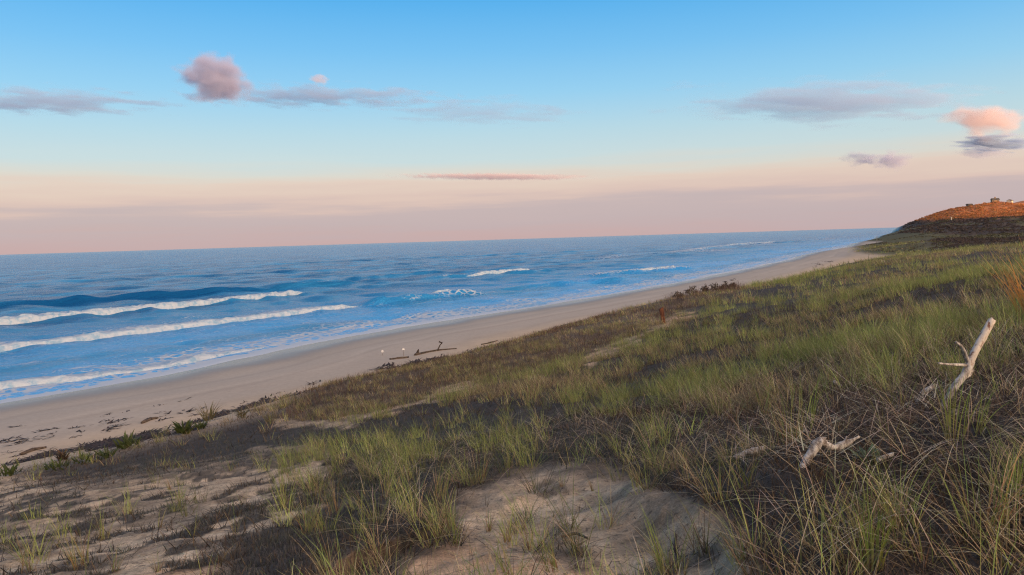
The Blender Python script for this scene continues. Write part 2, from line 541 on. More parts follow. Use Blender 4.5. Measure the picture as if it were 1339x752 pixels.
def soil_colour(x, y, z, t, s, px, py, ok):
    r = np.hypot(x, y)
    n1 = fbm(x / 1.3, y / 1.3, 41, 4)
    n2 = fbm(x / 9, y / 9, 42, 4)
    n3 = fbm(x / .35, y / .35, 43, 3)
    wob = (n1 - .5) * 40 + (n3 - .5) * 16
    qx, qy = px + wob, py + wob * .5
    col = np.zeros(x.shape + (3,))
    sand = np.array([.50, .38, .255])
    beach = np.array([.385, .325, .268])
    litter = np.array([.048, .041, .037])
    col[:] = litter
    bsand = sand * (.86 + .3 * n1[..., None]) * np.array([1.0, .97 - .06 * 0, .95])
    onb = sstep(3.2, 2.2, z)[..., None] if False else (1 - sstep(2.0, 2.9, z))[..., None]
    lit = litter * (.6 + .9 * n3[..., None])
    col = lit
    front = ok & (y > 0)
    sd_, mt_ = sandiness(px, py, x, y)
    near_ = front & (r < 48)
    sd_, mt_ = sd_ * near_, mt_ * near_
    pinkish = np.array([1.06, .93, .86])
    patch = sstep(.52, .62, n2)[..., None]
    s_here = bsand * (1 - patch + patch * pinkish)
    br = (.92 + .42 * fbm(x / .5, y / .5, 48, 4))[..., None]
    s_here = s_here * br
    brown = sstep(.48, .60, fbm(x / 1.1, y / 1.1, 49, 4))[..., None]
    s_here = s_here * (1 - brown * .4) + np.array([.25, .18, .12]) * brown * .4
    mm = sd_[..., None]
    col = col * (1 - mm) + s_here * mm
    strew = (sstep(.50, .62, n3) * sstep(.42, .56, n1))[..., None] * mm
    col = col * (1 - strew * .55) + np.array([.10, .074, .052]) * strew * .55
    hole = sstep(.55, .66, n3)[..., None] * .5
    mat3 = mt_[..., None]
    col = col * (1 - mat3 * (1 - hole)) + np.array([.048, .043, .037]) * (.7 + .6 * n3[..., None]) * mat3 * (1 - hole)
    hump = (front & in_poly(px, py, HUMP))[..., None] * (1 - mm)
    col = col * (1 - hump) + np.array([.11, .08, .055]) * (.5 + 1.0 * n1[..., None]) * hump
    # the beach
    col = col * (1 - onb) + beach * (.93 + .14 * n2[..., None]) * onb
    for tl, wd, k_ in ((9.5, .5, -.10), (13.5, .7, .09), (14.6, .4, -.12), (19.5, .6, -.10)):
        wv = t - tl - (fbm(s / 14, s * 0 + tl, 93, 3) - .5) * 5
        col = col * (1 + k_ * np.exp(-(wv / wd) ** 2)[..., None] * onb)
    dryband = sstep(17, 24, t)[..., None] * onb
    col = col * (1 - dryband) + (sand * np.array([.95, .93, .93])) * (.85 + .3 * n1[..., None]) * dryband
    # far ground: meadow flat, dark scrub, rusty top
    far = sstep(90, 170, r)[..., None] * (1 - onb)
    meadow = np.array([.082, .078, .032]) * (.6 + .8 * fbm(x / 14, y / 40, 48, 4)[..., None])
    scrub = np.array([.052, .040, .034])
    azd = np.degrees(np.arctan2(x, y))
    f1 = fbm(x / 22, y / 55, 44, 4)
    scr = np.where((f1 > .56)[..., None], np.array([.085, .082, .042]), scrub) * (.7 + .6 * n2[..., None])
    scr = np.where(((f1 > .48) & (f1 < .51))[..., None], np.array([.09, .06, .04]), scr)
    up = np.maximum(sstep(5.5, 8, z), sstep(28.8, 30.2, azd + (f1 - .5) * 5) * sstep(110, 150, r))[..., None]
    fcol = meadow * (1 - up) + scr * up
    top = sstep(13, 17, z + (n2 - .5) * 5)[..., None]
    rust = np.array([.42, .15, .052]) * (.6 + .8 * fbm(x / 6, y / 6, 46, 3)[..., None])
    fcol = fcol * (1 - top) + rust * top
    scarp = (sstep(30, 8, t) if False else (1 - sstep(14, 34, t)))[..., None] * sstep(4, 9, z)[..., None] * sstep(300, 400, r)[..., None]
    fcol = fcol * (1 - scarp * .6) + np.array([.10, .08, .06]) * scarp * .6
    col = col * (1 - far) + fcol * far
    upland = sstep(130, 220, t)[..., None]
    col = col * (1 - upland) + np.array([.08, .065, .04]) * upland
    wet = 1 - sstep(1.0, 8.0, t + (n2 - .5) * 5)
    col = col * (1 - .5 * wet[..., None])
    return col, np.clip(wet, 0, 1)


soil, wet = soil_colour(TX, TY, TZ, TT, TS, px, py, ok)
V = np.stack([TX, TY, TZ], -1).reshape(-1, 3)
ground = obj('ground', mesh_np('ground', V, grid_faces(len(rad), len(az), True), True,
                               {'soil': ('FLOAT_COLOR', rgba(soil).reshape(-1, 4)), 'wet': ('FLOAT', wet)}), M_GROUND)
tag(ground, 'sandy dune and beach terrain under the grass, rising to a coastal bluff', 'ground', kind='structure')


def gz(x, y):
    x, y = np.atleast_1d(np.asarray(x, float)), np.atleast_1d(np.asarray(y, float))
    z, t, s = terrain_z(x, y)
    m = blow_cut(x, y, z)
    return z - m * .08, t, s


# a quick look-up of where a line of sight meets the ground
def hit(px_, py_, far=900.0):
    d = ray(px_, py_)
    tt = np.exp(np.linspace(math.log(2.0), math.log(far), 2500))
    P = np.array([0, 0, EYE])[None] + d[None] * tt[:, None]
    z, _, _ = terrain_z(P[:, 0], P[:, 1])
    k = np.argmax(P[:, 2] < z)
    p = P[k]
    p[2] = z[k]
    return p


# ------------------------------------------------------------------ sea
def sea_path(pts):
    p = np.array([at_z(x, y, 0.0)[:2] for x, y in pts])
    for _ in range(2):
        a, b = p[:-1], p[1:]
        q = np.empty((2 * len(a), 2))
        q[0::2] = a * .75 + b * .25
        q[1::2] = a * .25 + b * .75
        p = np.vstack([p[:1], q, p[-1:]])
    return p


# swells (pixel outline of their crest, height, front width, back width, taper)
SWELL = [([(-260, 418), (0, 402), (130, 393), (250, 386), (420, 374), (500, 367)], 1.15, 1.6, 7.0),
         ([(380, 374), (480, 364), (560, 357), (600, 355)], .7, 2.0, 7.0),
         ([(-260, 444), (0, 424), (150, 411), (300, 396), (410, 383)], .55, 1.2, 5.0),
         ([(-260, 486), (0, 458), (200, 433), (350, 415), (475, 399)], .45, 1.0, 4.0),
         ([(470, 400), (520, 395), (560, 390), (590, 386), (640, 384)], 1.0, 1.2, 4.0),
         ([(560, 366), (600, 361), (697, 356), (730, 353)], .7, 2.0, 6.0),
         ([(640, 381), (700, 374), (780, 369), (830, 364)], .55, 1.8, 5.0),
         ([(770, 362), (815, 357), (885, 352), (920, 350)], .7, 2.0, 6.0),
         ([(860, 336), (950, 321), (1030, 317), (1090, 313)], .8, 3.0, 8.0),
         ([(-200, 381), (0, 372), (250, 362), (500, 350)], .5, 4.0, 10.0),
         ([(300, 348), (600, 336), (800, 327)], .6, 5.0, 14.0)]
saz = R(1) * np.concatenate([np.arange(-110, -50, 2.0), np.arange(-50, 42, .11), np.arange(42, 60, 2.0)])
srd = np.concatenate([[14., 20., 25.], np.exp(np.linspace(math.log(29), math.log(700), 560)), np.exp(np.linspace(math.log(706), math.log(60000), 190))])
A2, R2 = np.meshgrid(saz, srd)
SX, SY = R2 * np.sin(A2), R2 * np.cos(A2)
ST, SS = coast_st(SX, SY)
D = -ST                                              # seaward distance
SZ = np.zeros_like(SX)
rs = np.random.default_rng(3)
sp_ = R2 * .0062
for k in range(46):                                  # wind chop, travelling ashore
    lam = 1.3 * (16 ** (k / 45.0))
    th = rs.normal(R(208), .42)
    amp = .0105 * lam ** .72 * rs.uniform(.6, 1.2)
    kx, ky = math.sin(th) * 2 * math.pi / lam, math.cos(th) * 2 * math.pi / lam
    fade = sstep(3.0, 6.0, lam / sp_)
    SZ += fade * amp * np.sin(kx * SX + ky * SY + rs.uniform(0, 6.28) + 1.5 * vnoise(SX / lam / 4, SY / lam / 4, 60 + k))
calm = .5 + .5 * sstep(15, 70, D)
SZ *= calm * sstep(0, 8, D)
foam = np.zeros_like(SX)
for i, (pts, h, wf, wb) in enumerate(SWELL):
    P = sea_path(pts)
    lo, hi = P.min(0) - 45, P.max(0) + 45
    sel = np.where((SX > lo[0]) & (SX < hi[0]) & (SY > lo[1]) & (SY < hi[1]))
    x, y = SX[sel], SY[sel]
    best = np.full(x.shape, 1e9)
    sg = np.zeros(x.shape)
    uu = np.zeros(x.shape)
    acc = np.concatenate([[0], np.cumsum(np.linalg.norm(np.diff(P, axis=0), axis=1))])
    for j in range(len(P) - 1):
        dx, dy = P[j + 1] - P[j]
        L2 = dx * dx + dy * dy
        t = np.clip(((x - P[j][0]) * dx + (y - P[j][1]) * dy) / L2, 0, 1)
        d = np.hypot(x - P[j][0] - t * dx, y - P[j][1] - t * dy)
        m = d < best
        best = np.where(m, d, best)
        sg = np.where(m, np.sign(dx * (y - P[j][1]) - dy * (x - P[j][0])), sg)
        uu = np.where(m, (acc[j] + t * math.sqrt(L2)) / acc[-1], uu)
    w = np.where(sg > 0, wb, wf)
    ends = sstep(0, .12, uu) * (1 - sstep(.85, 1, uu))
    if i in (0, 2, 3):
        ends = 1 - sstep(.82, 1, uu)
    wob = .8 + .4 * vnoise(uu * 14, uu * 0, 90 + i)
    SZ[sel] += h * wob * ends * np.exp(-(best / w) ** 2)
    if i in (2, 3, 5, 7, 8):                         # lace trailing behind a broken crest
        foam[sel] += ends * np.where(sg > 0, .42 * np.exp(-best / 8.0), .28 * np.exp(-(best / 1.2) ** 2))
    if i == 4:
        foam[sel] += .30 * sstep(.5, .75, uu) * (1 - sstep(.86, 1, uu)) * np.exp(-(best / 1.0) ** 2)
# wash at the edge, streaks in the surf zone
edge = D + (fbm(SS / 11, SS * 0 + .5, 71, 3) - .5) * 5
foam += .95 * np.exp(-((edge - .2) / 1.1) ** 2) + .44 * np.exp(-((edge - 5) / 5.5) ** 2)
foam += .30 * np.exp(-((D - 22) / 18) ** 2) + .12 * np.exp(-((D - 55) / 25) ** 2)
foam += .46 * np.exp(-((D - 85 + (fbm(SS / 60, SS * 0, 72, 2) - .5) * 50) / 16) ** 2) * sstep(160, 330, SS)
foam = np.clip(foam, 0, 1)
SZ += .03 * np.exp(-((edge - .4) / .8) ** 2)
SZ = np.where(D < 4, np.maximum(SZ, .004) * sstep(-3, 1, D) + np.minimum(0.0, D * .0) - (1 - sstep(-2.2, -.2, edge)) * .6, SZ)
sf = grid_faces(len(srd), len(saz))
dv = (edge.ravel()[sf] > -2.5).any(1)
sf = sf[dv]
V = np.stack([SX, SY, SZ], -1).reshape(-1, 3)
used = np.zeros(len(V), bool)
used[sf.ravel()] = True
remap = np.cumsum(used) - 1
shore = np.stack([SS, D, foam], -1).reshape(-1, 3)[used]
sea = obj('sea', mesh_np('sea', V[used], remap[sf], True, {'shore': ('FLOAT_VECTOR', shore)}), M_WATER)
tag(sea, 'blue ocean with long swells running to the horizon', 'sea', kind='structure')


def breaker(pts, h, wf, wb, seed, label, taper=(.02, .12), lift=.15):
    P = sea_path(pts)
    acc = np.concatenate([[0], np.cumsum(np.linalg.norm(np.diff(P, axis=0), axis=1))])
    N = max(int(acc[-1] / .3), 24)
    u = np.linspace(0, 1, N)
    cx, cy_ = np.interp(u * acc[-1], acc, P[:, 0]), np.interp(u * acc[-1], acc, P[:, 1])
    dx, dy = np.gradient(cx), np.gradient(cy_)
    L = np.hypot(dx, dy)
    nx, ny = -dy / L, dx / L                         # seaward
    K = 15
    q = np.linspace(-1, 1, K)                        # -1 shoreward toe .. 1 seaward tail
    off = np.where(q < 0, q * wf, q * wb)
    prof = np.where(q < 0, (1 - (-q) ** 2.6) ** .6, (1 - q) ** .9)
    tp = np.ones(N)
    if taper[0] > 0:
        tp *= sstep(0, taper[0], u)
    tp *= 1 - sstep(1 - taper[1], 1, u)
    sarr = u * acc[-1]
    nz = fbm(sarr[:, None] / 1.1, off[None] / .6 + 7, seed, 4) - .5
    nb = fbm(sarr / 4.5, sarr * 0, seed + 5, 3)
    wid = (.8 + .4 * nb)[:, None] * (.3 + .7 * tp[:, None])
    oo = off[None] * wid + (fbm(sarr / 2.1, sarr * 0 + 3, seed + 9, 3) - .5)[:, None] * .7
    zz = lift * tp[:, None] + prof[None] * (h * tp * (.8 + .4 * nb))[:, None] * (1 + 1.1 * nz) - .12
    zz[:, 0] = -.15
    zz[:, -1] = -.12
    X = cx[:, None] + nx[:, None] * oo
    Y = cy_[:, None] + ny[:, None] * oo
    c = len(cx) // 2
    org = np.array([cx[c], cy_[c], 0])
    V = np.stack([X, Y, zz], -1).reshape(-1, 3) - org
    o = obj('breaking_wave', mesh_np('breaking_wave', V, grid_faces(N, K)), M_FOAM)
    o.location = org
    tag(o, label, 'wave', 'white breakers rolling in to the beach')
    return o


breaker([(-160, 439), (0, 424), (150, 411), (300, 396), (412, 382.5)], .64, 1.0, 6.5, 201, 'tall white breaker just inshore of the dark unbroken swell, longest and thickest foam', (0, .12), .5)
breaker([(-160, 478), (0, 459), (200, 434), (350, 416), (474, 399.5)], .40, .65, 3.6, 202, 'second line of white surf from the beach, ending beside a curling dark wave', (0, .1), .36)
breaker([(-160, 532), (0, 507), (120, 494), (200, 483), (330, 457), (420, 440)], .42, .6, 3.4, 203, 'low ragged line of white foam closest to the wet sand', (0, .45), .06)
breaker([(600, 362), (640, 359.5), (697, 355)], .7, 1.0, 3.0, 204, 'short white breaker alone offshore, beyond the curling dark wave', (.3, .1), .5)
breaker([(812, 357), (850, 354.5), (886, 351.5)], .7, 1.0, 2.6, 205, 'short white breaker offshore of the wooden post on the dune', (.25, .1), .4)
breaker([(935, 322.5), (985, 319), (1032, 316.5)], .8, 1.5, 4.0, 206, 'thin far white breaker off the distant end of the beach', (.25, .25), .4)
breaker([(556, 388.5), (575, 386.5), (604, 383.5)], .35, .5, .9, 207, 'small spill of foam on the crest of the curling dark wave', (.3, .3), .75)


# ------------------------------------------------------------------ blades of grass, twigs
def blades(base, L, width, lean_az, th0, th1, seg, c_base, c_tip, flat=None):
    """one curved tapering strip per row"""
    N = len(base)
    t = np.linspace(0, 1, seg + 1)
    tm = (t[1:] + t[:-1]) / 2
    th = th0[:, None] + th1[:, None] * tm[None] ** 1.4
    dz = np.cos(th) * L[:, None] / seg
    dh = np.sin(th) * L[:, None] / seg
    z = np.concatenate([np.zeros((N, 1)), np.cumsum(dz, 1)], 1)
    h = np.concatenate([np.zeros((N, 1)), np.cumsum(dh, 1)], 1)
    ux, uy = np.sin(lean_az)[:, None], np.cos(lean_az)[:, None]
    cx = base[:, 0:1] + ux * h
    cy_ = base[:, 1:2] + uy * h
    cz_ = base[:, 2:3] + z
    fa = lean_az + np.pi / 2 if flat is None else flat
    wx, wy = np.sin(fa)[:, None], np.cos(fa)[:, None]
    w = width[:, None] * .5 * (1 - t[None] ** 1.8 * .92)
    V = np.empty((N, seg + 1, 2, 3), np.float32)
    for k, sg in ((0, -1), (1, 1)):
        V[:, :, k, 0] = cx + sg * w * wx
        V[:, :, k, 1] = cy_ + sg * w * wy
        V[:, :, k, 2] = cz_
    idx = (np.arange(N) * (seg + 1) * 2)[:, None, None]
    j = (np.arange(seg) * 2)[None, :, None]
    Fq = (idx + j + np.array([0, 1, 3, 2])[None, None]).reshape(-1, 4)
    cc = c_base[:, None] * (1 - t[None, :, None]) + c_tip[:, None] * t[None, :, None]
    cc = np.repeat(cc[:, :, None], 2, 2).reshape(-1, 3)
    return V.reshape(-1, 3), Fq, cc


class Pile:
    def __init__(self):
        self.v, self.f, self.c, self.n = [], [], [], 0

    def add(self, v, f, c):
        self.v.append(v)
        self.f.append(f + self.n)
        self.c.append(c)
        self.n += len(v)

    def mesh(self, name, org=None):
        v = np.concatenate(self.v)
        if org is not None:
            v = v - np.asarray(org, np.float32)
        return mesh_np(name, v, np.concatenate(self.f), True, {'tint': ('FLOAT_COLOR', rgba(np.concatenate(self.c)))})


GREEN = np.array([.090, .160, .040])
LGREEN = np.array([.27, .30, .08])
STRAW = np.array([.44, .35, .20])
TAN = np.array([.24, .165, .085])
BROWN = np.array([.115, .078, .050])
PURP = np.array([.095, .066, .056])
SUNLIT_GOLD = np.array([.70, .40, .14])
PALE = np.array([.52, .46, .35])
DARK = np.array([.034, .036, .030])


def jit(c, n, a=.25, r=RNG):
    return np.clip(c[None] * (1 + r.normal(0, a, (n, 1))) * (1 + r.normal(0, .07, (n, 3))), .01, .85)


def tuft_blades(cen, nb, Lm, wm, spread, green, seg, rng, wind=(-1.3, .35), arch=1.0, tuft_h=None):
    """blades for tufts at cen (T,3); green (T,) 0..1"""
    T = len(cen)
    ti = np.repeat(np.arange(T), nb)
    N = len(ti)
    a = rng.uniform(0, 2 * np.pi, N)
    rr = spread * np.sqrt(rng.uniform(0, 1, N))
    base = cen[ti] + np.stack([np.sin(a) * rr, np.cos(a) * rr, np.full(N, -.015)], 1)
    g = rng.uniform(0, 1, N) < green[ti]
    th_ = np.ones(T) if tuft_h is None else tuft_h
    L = Lm * th_[ti] * rng.uniform(.55, 1.2, N) * np.where(g, 1.0, .85)
    la = a + rng.normal(0, .5, N)
    wz = rng.uniform(0, 1, N) < wind[1]
    la = np.where(wz, wind[0] + rng.normal(0, .6, N), la)
    th0 = np.abs(rng.normal(.14, .14, N)) + rr / spread * .18
    th1 = np.abs(rng.normal(.55, .45, N)) * arch
    th0 = np.where(g, th0, th0 + np.abs(rng.normal(.15, .25, N)))
    lodge = rng.uniform(0, 1, N) < .10
    th0 = np.where(lodge & ~g, rng.uniform(.9, 1.4, N), th0)
    cb = np.where(g[:, None], jit(LGREEN * .8 + TAN * .3, N), jit(TAN, N))
    mixg = rng.uniform(0, 1, (N, 1)) * .8
    ct = np.where(g[:, None], jit(GREEN, N) * (1 - mixg) + jit(LGREEN, N) * mixg, jit(STRAW, N, .3))
    dead = (~g) & (rng.uniform(0, 1, N) < .35)
    ct = np.where(dead[:, None], jit(BROWN, N), ct)
    lum = np.exp(rng.normal(0, .30, T))[ti][:, None]
    cb, ct = np.clip(cb * lum, .01, .8), np.clip(ct * lum, .01, .8)
    return blades(base, L, wm * rng.uniform(.7, 1.3, N), la, th0, th1, seg, cb, ct, la + np.pi / 2 + rng.normal(0, .7, N))


def sample(n_, r0, r1, a0, a1, rng):
    r = np.sqrt(rng.uniform(r0 * r0, r1 * r1, n_))
    a = R(1) * rng.uniform(a0, a1, n_)
    return r * np.sin(a), r * np.cos(a)


def classify(x, y):
    z, t, s = gz(x, y)
    px, py, ok = project(x, y, z)
    sv, mv = sandiness(px, py, x, y)
    u_ = _hash(np.floor(x * 997), np.floor(y * 991), 5)
    sand = sv > .08 + .84 * u_
    mat = (mv > .08 + .84 * _hash(np.floor(x * 983), np.floor(y * 977), 6)) & ~sand
    hump = in_poly(px, py, HUMP)
    return z, t, s, px, py, sand, mat, hump


def density(x, y):
    """share of candidate tufts that stand, and the share of green in them"""
    z, t, s, px, py, sand, mat, hump = classify(x, y)
    r = np.hypot(x, y)
    n1 = fbm(x / 1.7, y / 1.7, 101, 3)
    n2 = fbm(x / 4.0, y / 4.0, 102, 3)
    n0 = fbm(x / 4.5, y / 4.5, 104, 3)
    d = np.where(z > 2.35, 1.0, 0.0) * (.08 + .95 * sstep(.42, .60, n1 * .6 + n0 * .4))
    d = np.where(sand, .05 + .10 * sstep(.5, .7, n1), d)
    d = np.where(mat, d * (.06 + .22 * sstep(300, 560, px) + .30 * sstep(700, 1000, px)), d)
    d = np.where((px < 370) & (py > 540), d * .12, d)
    d = np.where(hump, .95 * sstep(2.2, 2.7, z) * (.2 + .8 * sstep(.40, .58, n1)), d)
    edge_ = (z > 1.95) & (z <= 2.35) & (t < 60)
    d = np.where(edge_, .05, d)
    d = np.where((t > 100) | (z > 12), d * .2, d)
    d = d * (1 - .95 * sstep(115, 150, r) * sstep(28.3, 29.6, np.degrees(np.arctan2(x, y))))
    g = .46 + 1.9 * (n2 - .5)
    g = np.where(hump, .15 + .5 * (n1 - .5), g)
    g = np.where((r < 28) & (px > 880), g - .14, g)
    for (x0, x1, y0, y1) in ((1190, 1275, 500, 575), (1035, 1130, 572, 650), (955, 1005, 585, 625), (1145, 1172, 595, 625)):   # flattened where the driftwood lies
        d = np.where((px > x0) & (px < x1) & (py > y0) & (py < y1), d * .15, d)
    d = np.where((r < 9) & (px > 880), d * .72, d)
    return z, np.clip(d, 0, 1), np.clip(g, .05, .85), px, py, hump


rngG = np.random.default_rng(21)
grass = Pile()
for (r0, r1, a0, a1, cnt, nb, Lm, wm, spr, seg) in [
        (1.7, 8, -42, 44, 1500, 34, .37, .0048, .070, 6),
        (8, 18, -42, 44, 5000, 26, .46, .0065, .11, 4),
        (18, 45, -42, 44, 12000, 19, .50, .010, .19, 3),
        (45, 120, -15, 44, 20000, 14, .55, .02, .38, 2),
        (120, 330, 14, 44, 14000, 7, .7, .06, .45, 2)]:
    x, y = sample(cnt, r0, r1, a0, a1, rngG)
    z, d, g, px, py, hump = density(x, y)
    keep = rngG.uniform(0, 1, cnt) < d
    cen = np.stack([x, y, z], 1)[keep]
    th = (.65 + .7 * rngG.uniform(0, 1, len(cen))) * np.where(hump[keep], .62, 1.0)
    v, f, c = tuft_blades(cen, nb, Lm, wm, spr, g[keep], seg, rngG, (-1.3, .35), 1.0, th)
    grass.add(v, f, c)
o = obj('beach_grass', grass.mesh('beach_grass'), M_BLADE)
tag(o, 'green and straw beach grass covering the dune slope', 'grass', kind='stuff')

# low heath mats, dark and fine
rngH = np.random.default_rng(22)
heath = Pile()
for (r0, r1, cnt, L, w, seg) in [(1.8, 7, 80000, .060, .0055, 2), (7, 15, 95000, .080, .009, 2), (15, 40, 80000, .11, .018, 1)]:
    x, y = sample(cnt, r0, r1, -42, 44, rngH)
    z, t, s, px, py, sand, mat, hump = classify(x, y)
    under = (~sand) & (~mat) & (z > 2.5) & (rngH.uniform(0, 1, cnt) < .7)
    k = mat | under
    b = np.stack([x, y, z - .01], 1)[k]
    n_ = len(b)
    mound = .55 + .9 * fbm(b[:, 0] / .5, b[:, 1] / .5, 66, 3)
    um = under[k]
    hue = fbm(b[:, 0] / 1.6, b[:, 1] / 1.6, 67, 3)[:, None]
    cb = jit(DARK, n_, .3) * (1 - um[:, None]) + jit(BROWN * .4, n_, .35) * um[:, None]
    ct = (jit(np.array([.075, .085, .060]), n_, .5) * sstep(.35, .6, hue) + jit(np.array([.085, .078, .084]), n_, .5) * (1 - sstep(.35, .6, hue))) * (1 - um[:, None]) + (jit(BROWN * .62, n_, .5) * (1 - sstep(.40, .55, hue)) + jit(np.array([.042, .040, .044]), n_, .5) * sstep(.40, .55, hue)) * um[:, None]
    pg = (rngH.uniform(0, 1, n_) < .20) & ~um
    ct = np.where(pg[:, None], jit(np.array([.125, .125, .115]), n_, .3), ct)
    gl = rngH.uniform(0, 1, n_) < np.where(um, .16, .07)
    ct = np.where(gl[:, None], jit(TAN, n_), ct)
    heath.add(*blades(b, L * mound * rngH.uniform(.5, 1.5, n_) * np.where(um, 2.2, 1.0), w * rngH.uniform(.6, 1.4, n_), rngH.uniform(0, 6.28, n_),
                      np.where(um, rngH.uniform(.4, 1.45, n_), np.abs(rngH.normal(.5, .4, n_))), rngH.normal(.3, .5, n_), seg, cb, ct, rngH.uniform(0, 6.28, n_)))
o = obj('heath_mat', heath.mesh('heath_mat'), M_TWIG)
tag(o, 'dark low mat of beach heath spreading over the sand', 'ground cover', kind='stuff')

# dead twiggy stems and fallen straw in the near grass, seaward brush on the hummock
rngD = np.random.default_rng(23)
stems = Pile()
x, y = sample(26000, 2.0, 10, -6, 44, rngD)
z, t, s, px, py, sand, mat, hump = classify(x, y)
clump = fbm(x / .5, y / .5, 81, 3)
k = (~sand) & (rngD.uniform(0, 1, len(x)) < sstep(.42, .62, clump) * (.35 + .65 * sstep(900, 1050, px)))
b = np.stack([x, y, z - .01], 1)[k]
n_ = len(b)
stems.add(*blades(b, rngD.uniform(.10, .30, n_), rngD.uniform(.002, .004, n_), rngD.uniform(0, 6.28, n_), np.abs(rngD.normal(.3, .25, n_)), rngD.normal(.2, .4, n_), 3,
                  jit(PURP * .8, n_), jit(PURP * 1.5, n_, .35), rngD.uniform(0, 6.28, n_)))
x, y = sample(8500, 2.0, 14, -12, 44, rngD)                # fallen straw
z, t, s, px, py, sand, mat, hump = classify(x, y)
k = (~sand) & (rngD.uniform(0, 1, len(x)) < .30 + .6 * sstep(850, 1150, px))
b = np.stack([x, y, z + rngD.uniform(.0, .12, len(x))], 1)[k]
n_ = len(b)
stems.add(*blades(b, rngD.uniform(.25, .65, n_), rngD.uniform(.0032, .0058, n_), rngD.uniform(0, 6.28, n_), rngD.uniform(.9, 1.45, n_), rngD.uniform(.1, .7, n_), 5,
                  jit(TAN, n_), jit(PALE, n_, .2)))
for (qx, qy) in [(1234, 532), (1215, 540), (1190, 536), (1262, 540), (1060, 600), (1085, 560)]:     # pale twigs where the driftwood lies
    g = hit(qx, qy)
    n_ = 14
    b = np.stack([g[0] + rngD.normal(0, .22, n_), g[1] + rngD.normal(0, .22, n_), np.full(n_, g[2] + .02) + rngD.uniform(0, .08, n_)], 1)
    stems.add(*blades(b, rngD.uniform(.25, .7, n_), rngD.uniform(.005, .009, n_), rngD.uniform(0, 6.28, n_), rngD.uniform(1.1, 1.5, n_), rngD.uniform(.0, .3, n_), 4, jit(PALE * .8, n_), jit(PALE, n_)))
x, y = sample(64000, 20, 75, -25, 25, rngD)                # brown brush on the seaward hummock
z, t, s, px, py, sand, mat, hump = classify(x, y)
k = hump & (~sand | True) & (z > 2.3) & (rngD.uniform(0, 1, len(x)) < sstep(.38, .56, fbm(x / 2.4, y / 2.4, 83, 3)))
b = np.stack([x, y, z - .02], 1)[k]
n_ = len(b)
tall = 1 + .7 * ((px[k] > 870) & (px[k] < 972))
stems.add(*blades(b, tall * rngD.uniform(.2, .5, n_), rngD.uniform(.010, .02, n_), rngD.uniform(0, 6.28, n_), np.abs(rngD.normal(.35, .3, n_)), rngD.normal(.3, .5, n_), 2,
                  jit(np.array([.070, .042, .032]), n_), jit(np.array([.115, .072, .050]), n_, .45), rngD.uniform(0, 6.28, n_)))
o = obj('dead_brush', stems.mesh('dead_brush'), M_TWIG)
tag(o, 'brown dead stems and fallen straw tangled among the grass', 'dead grass', kind='stuff')

# twigs, roots and crumbs strewn over the bare sand
rngL = np.random.default_rng(24)
lit = Pile()
x, y = sample(34000, 2.0, 22, -44, 20, rngL)
z, t, s, px, py, sand, mat, hump = classify(x, y)
k = sand & (rngL.uniform(0, 1, len(x)) < .08 + .92 * sstep(.5, .66, fbm(x / .7, y / .7, 85, 3)))
b = np.stack([x, y, z + .004], 1)[k]
n_ = len(b)
lit.add(*blades(b, rngL.uniform(.02, .14, n_), rngL.uniform(.003, .008, n_), rngL.uniform(0, 6.28, n_), rngL.uniform(1.35, 1.55, n_), rngL.normal(0, .12, n_), 3,
                np.where((rngL.uniform(0, 1, n_) < .35)[:, None], jit(PALE * .8, n_, .3), jit(BROWN * .55, n_, .4)), np.where((rngL.uniform(0, 1, n_) < .4)[:, None], jit(TAN, n_, .4), jit(BROWN * .6, n_, .5))))
o = obj('plant_litter', lit.mesh('plant_litter'), M_TWIG)
tag(o, 'dark twigs and dry plant litter strewn over bare sand', 'litter', kind='stuff')

# far scrub on the bluff: rough leafy clumps, one mass
rngS = np.random.default_rng(25)


def clumps(x, y, z, size, cols, rng, k=14):
    """leaf-shaped faces spread through a low dome at each spot"""
    N = len(x)
    ii = np.repeat(np.arange(N), k)
    n_ = len(ii)
    a = rng.uniform(0, 6.28, n_)
    el = np.arccos(rng.uniform(0, 1, n_))
    rr = size[ii] * rng.uniform(.45, 1, n_) * (.7 + .6 * vnoise(a * 1.2 + ii * 3.1, el * 2, 7))
    c = np.stack([x[ii] + rr * np.sin(el) * np.sin(a), y[ii] + rr * np.sin(el) * np.cos(a), z[ii] + rr * np.cos(el) * .75], 1)
    ls = size[ii] * rng.uniform(.22, .45, n_)
    q = rng.normal(0, 1, (n_, 2, 3))
    u = q[:, 0] / np.linalg.norm(q[:, 0], axis=1, keepdims=True)
    v = np.cross(u, q[:, 1])
    v /= np.linalg.norm(v, axis=1, keepdims=True)
    V = np.stack([c - u * ls[:, None], c + v * ls[:, None] * .55, c + u * ls[:, None], c - v * ls[:, None] * .55], 1).reshape(-1, 3)
    Fq = np.arange(n_ * 4).reshape(-1, 4)
    cc = np.clip(cols[ii] * (1 + rng.normal(0, .28, (n_, 1))), .01, .8)
    return V, Fq, np.repeat(cc, 4, 0)


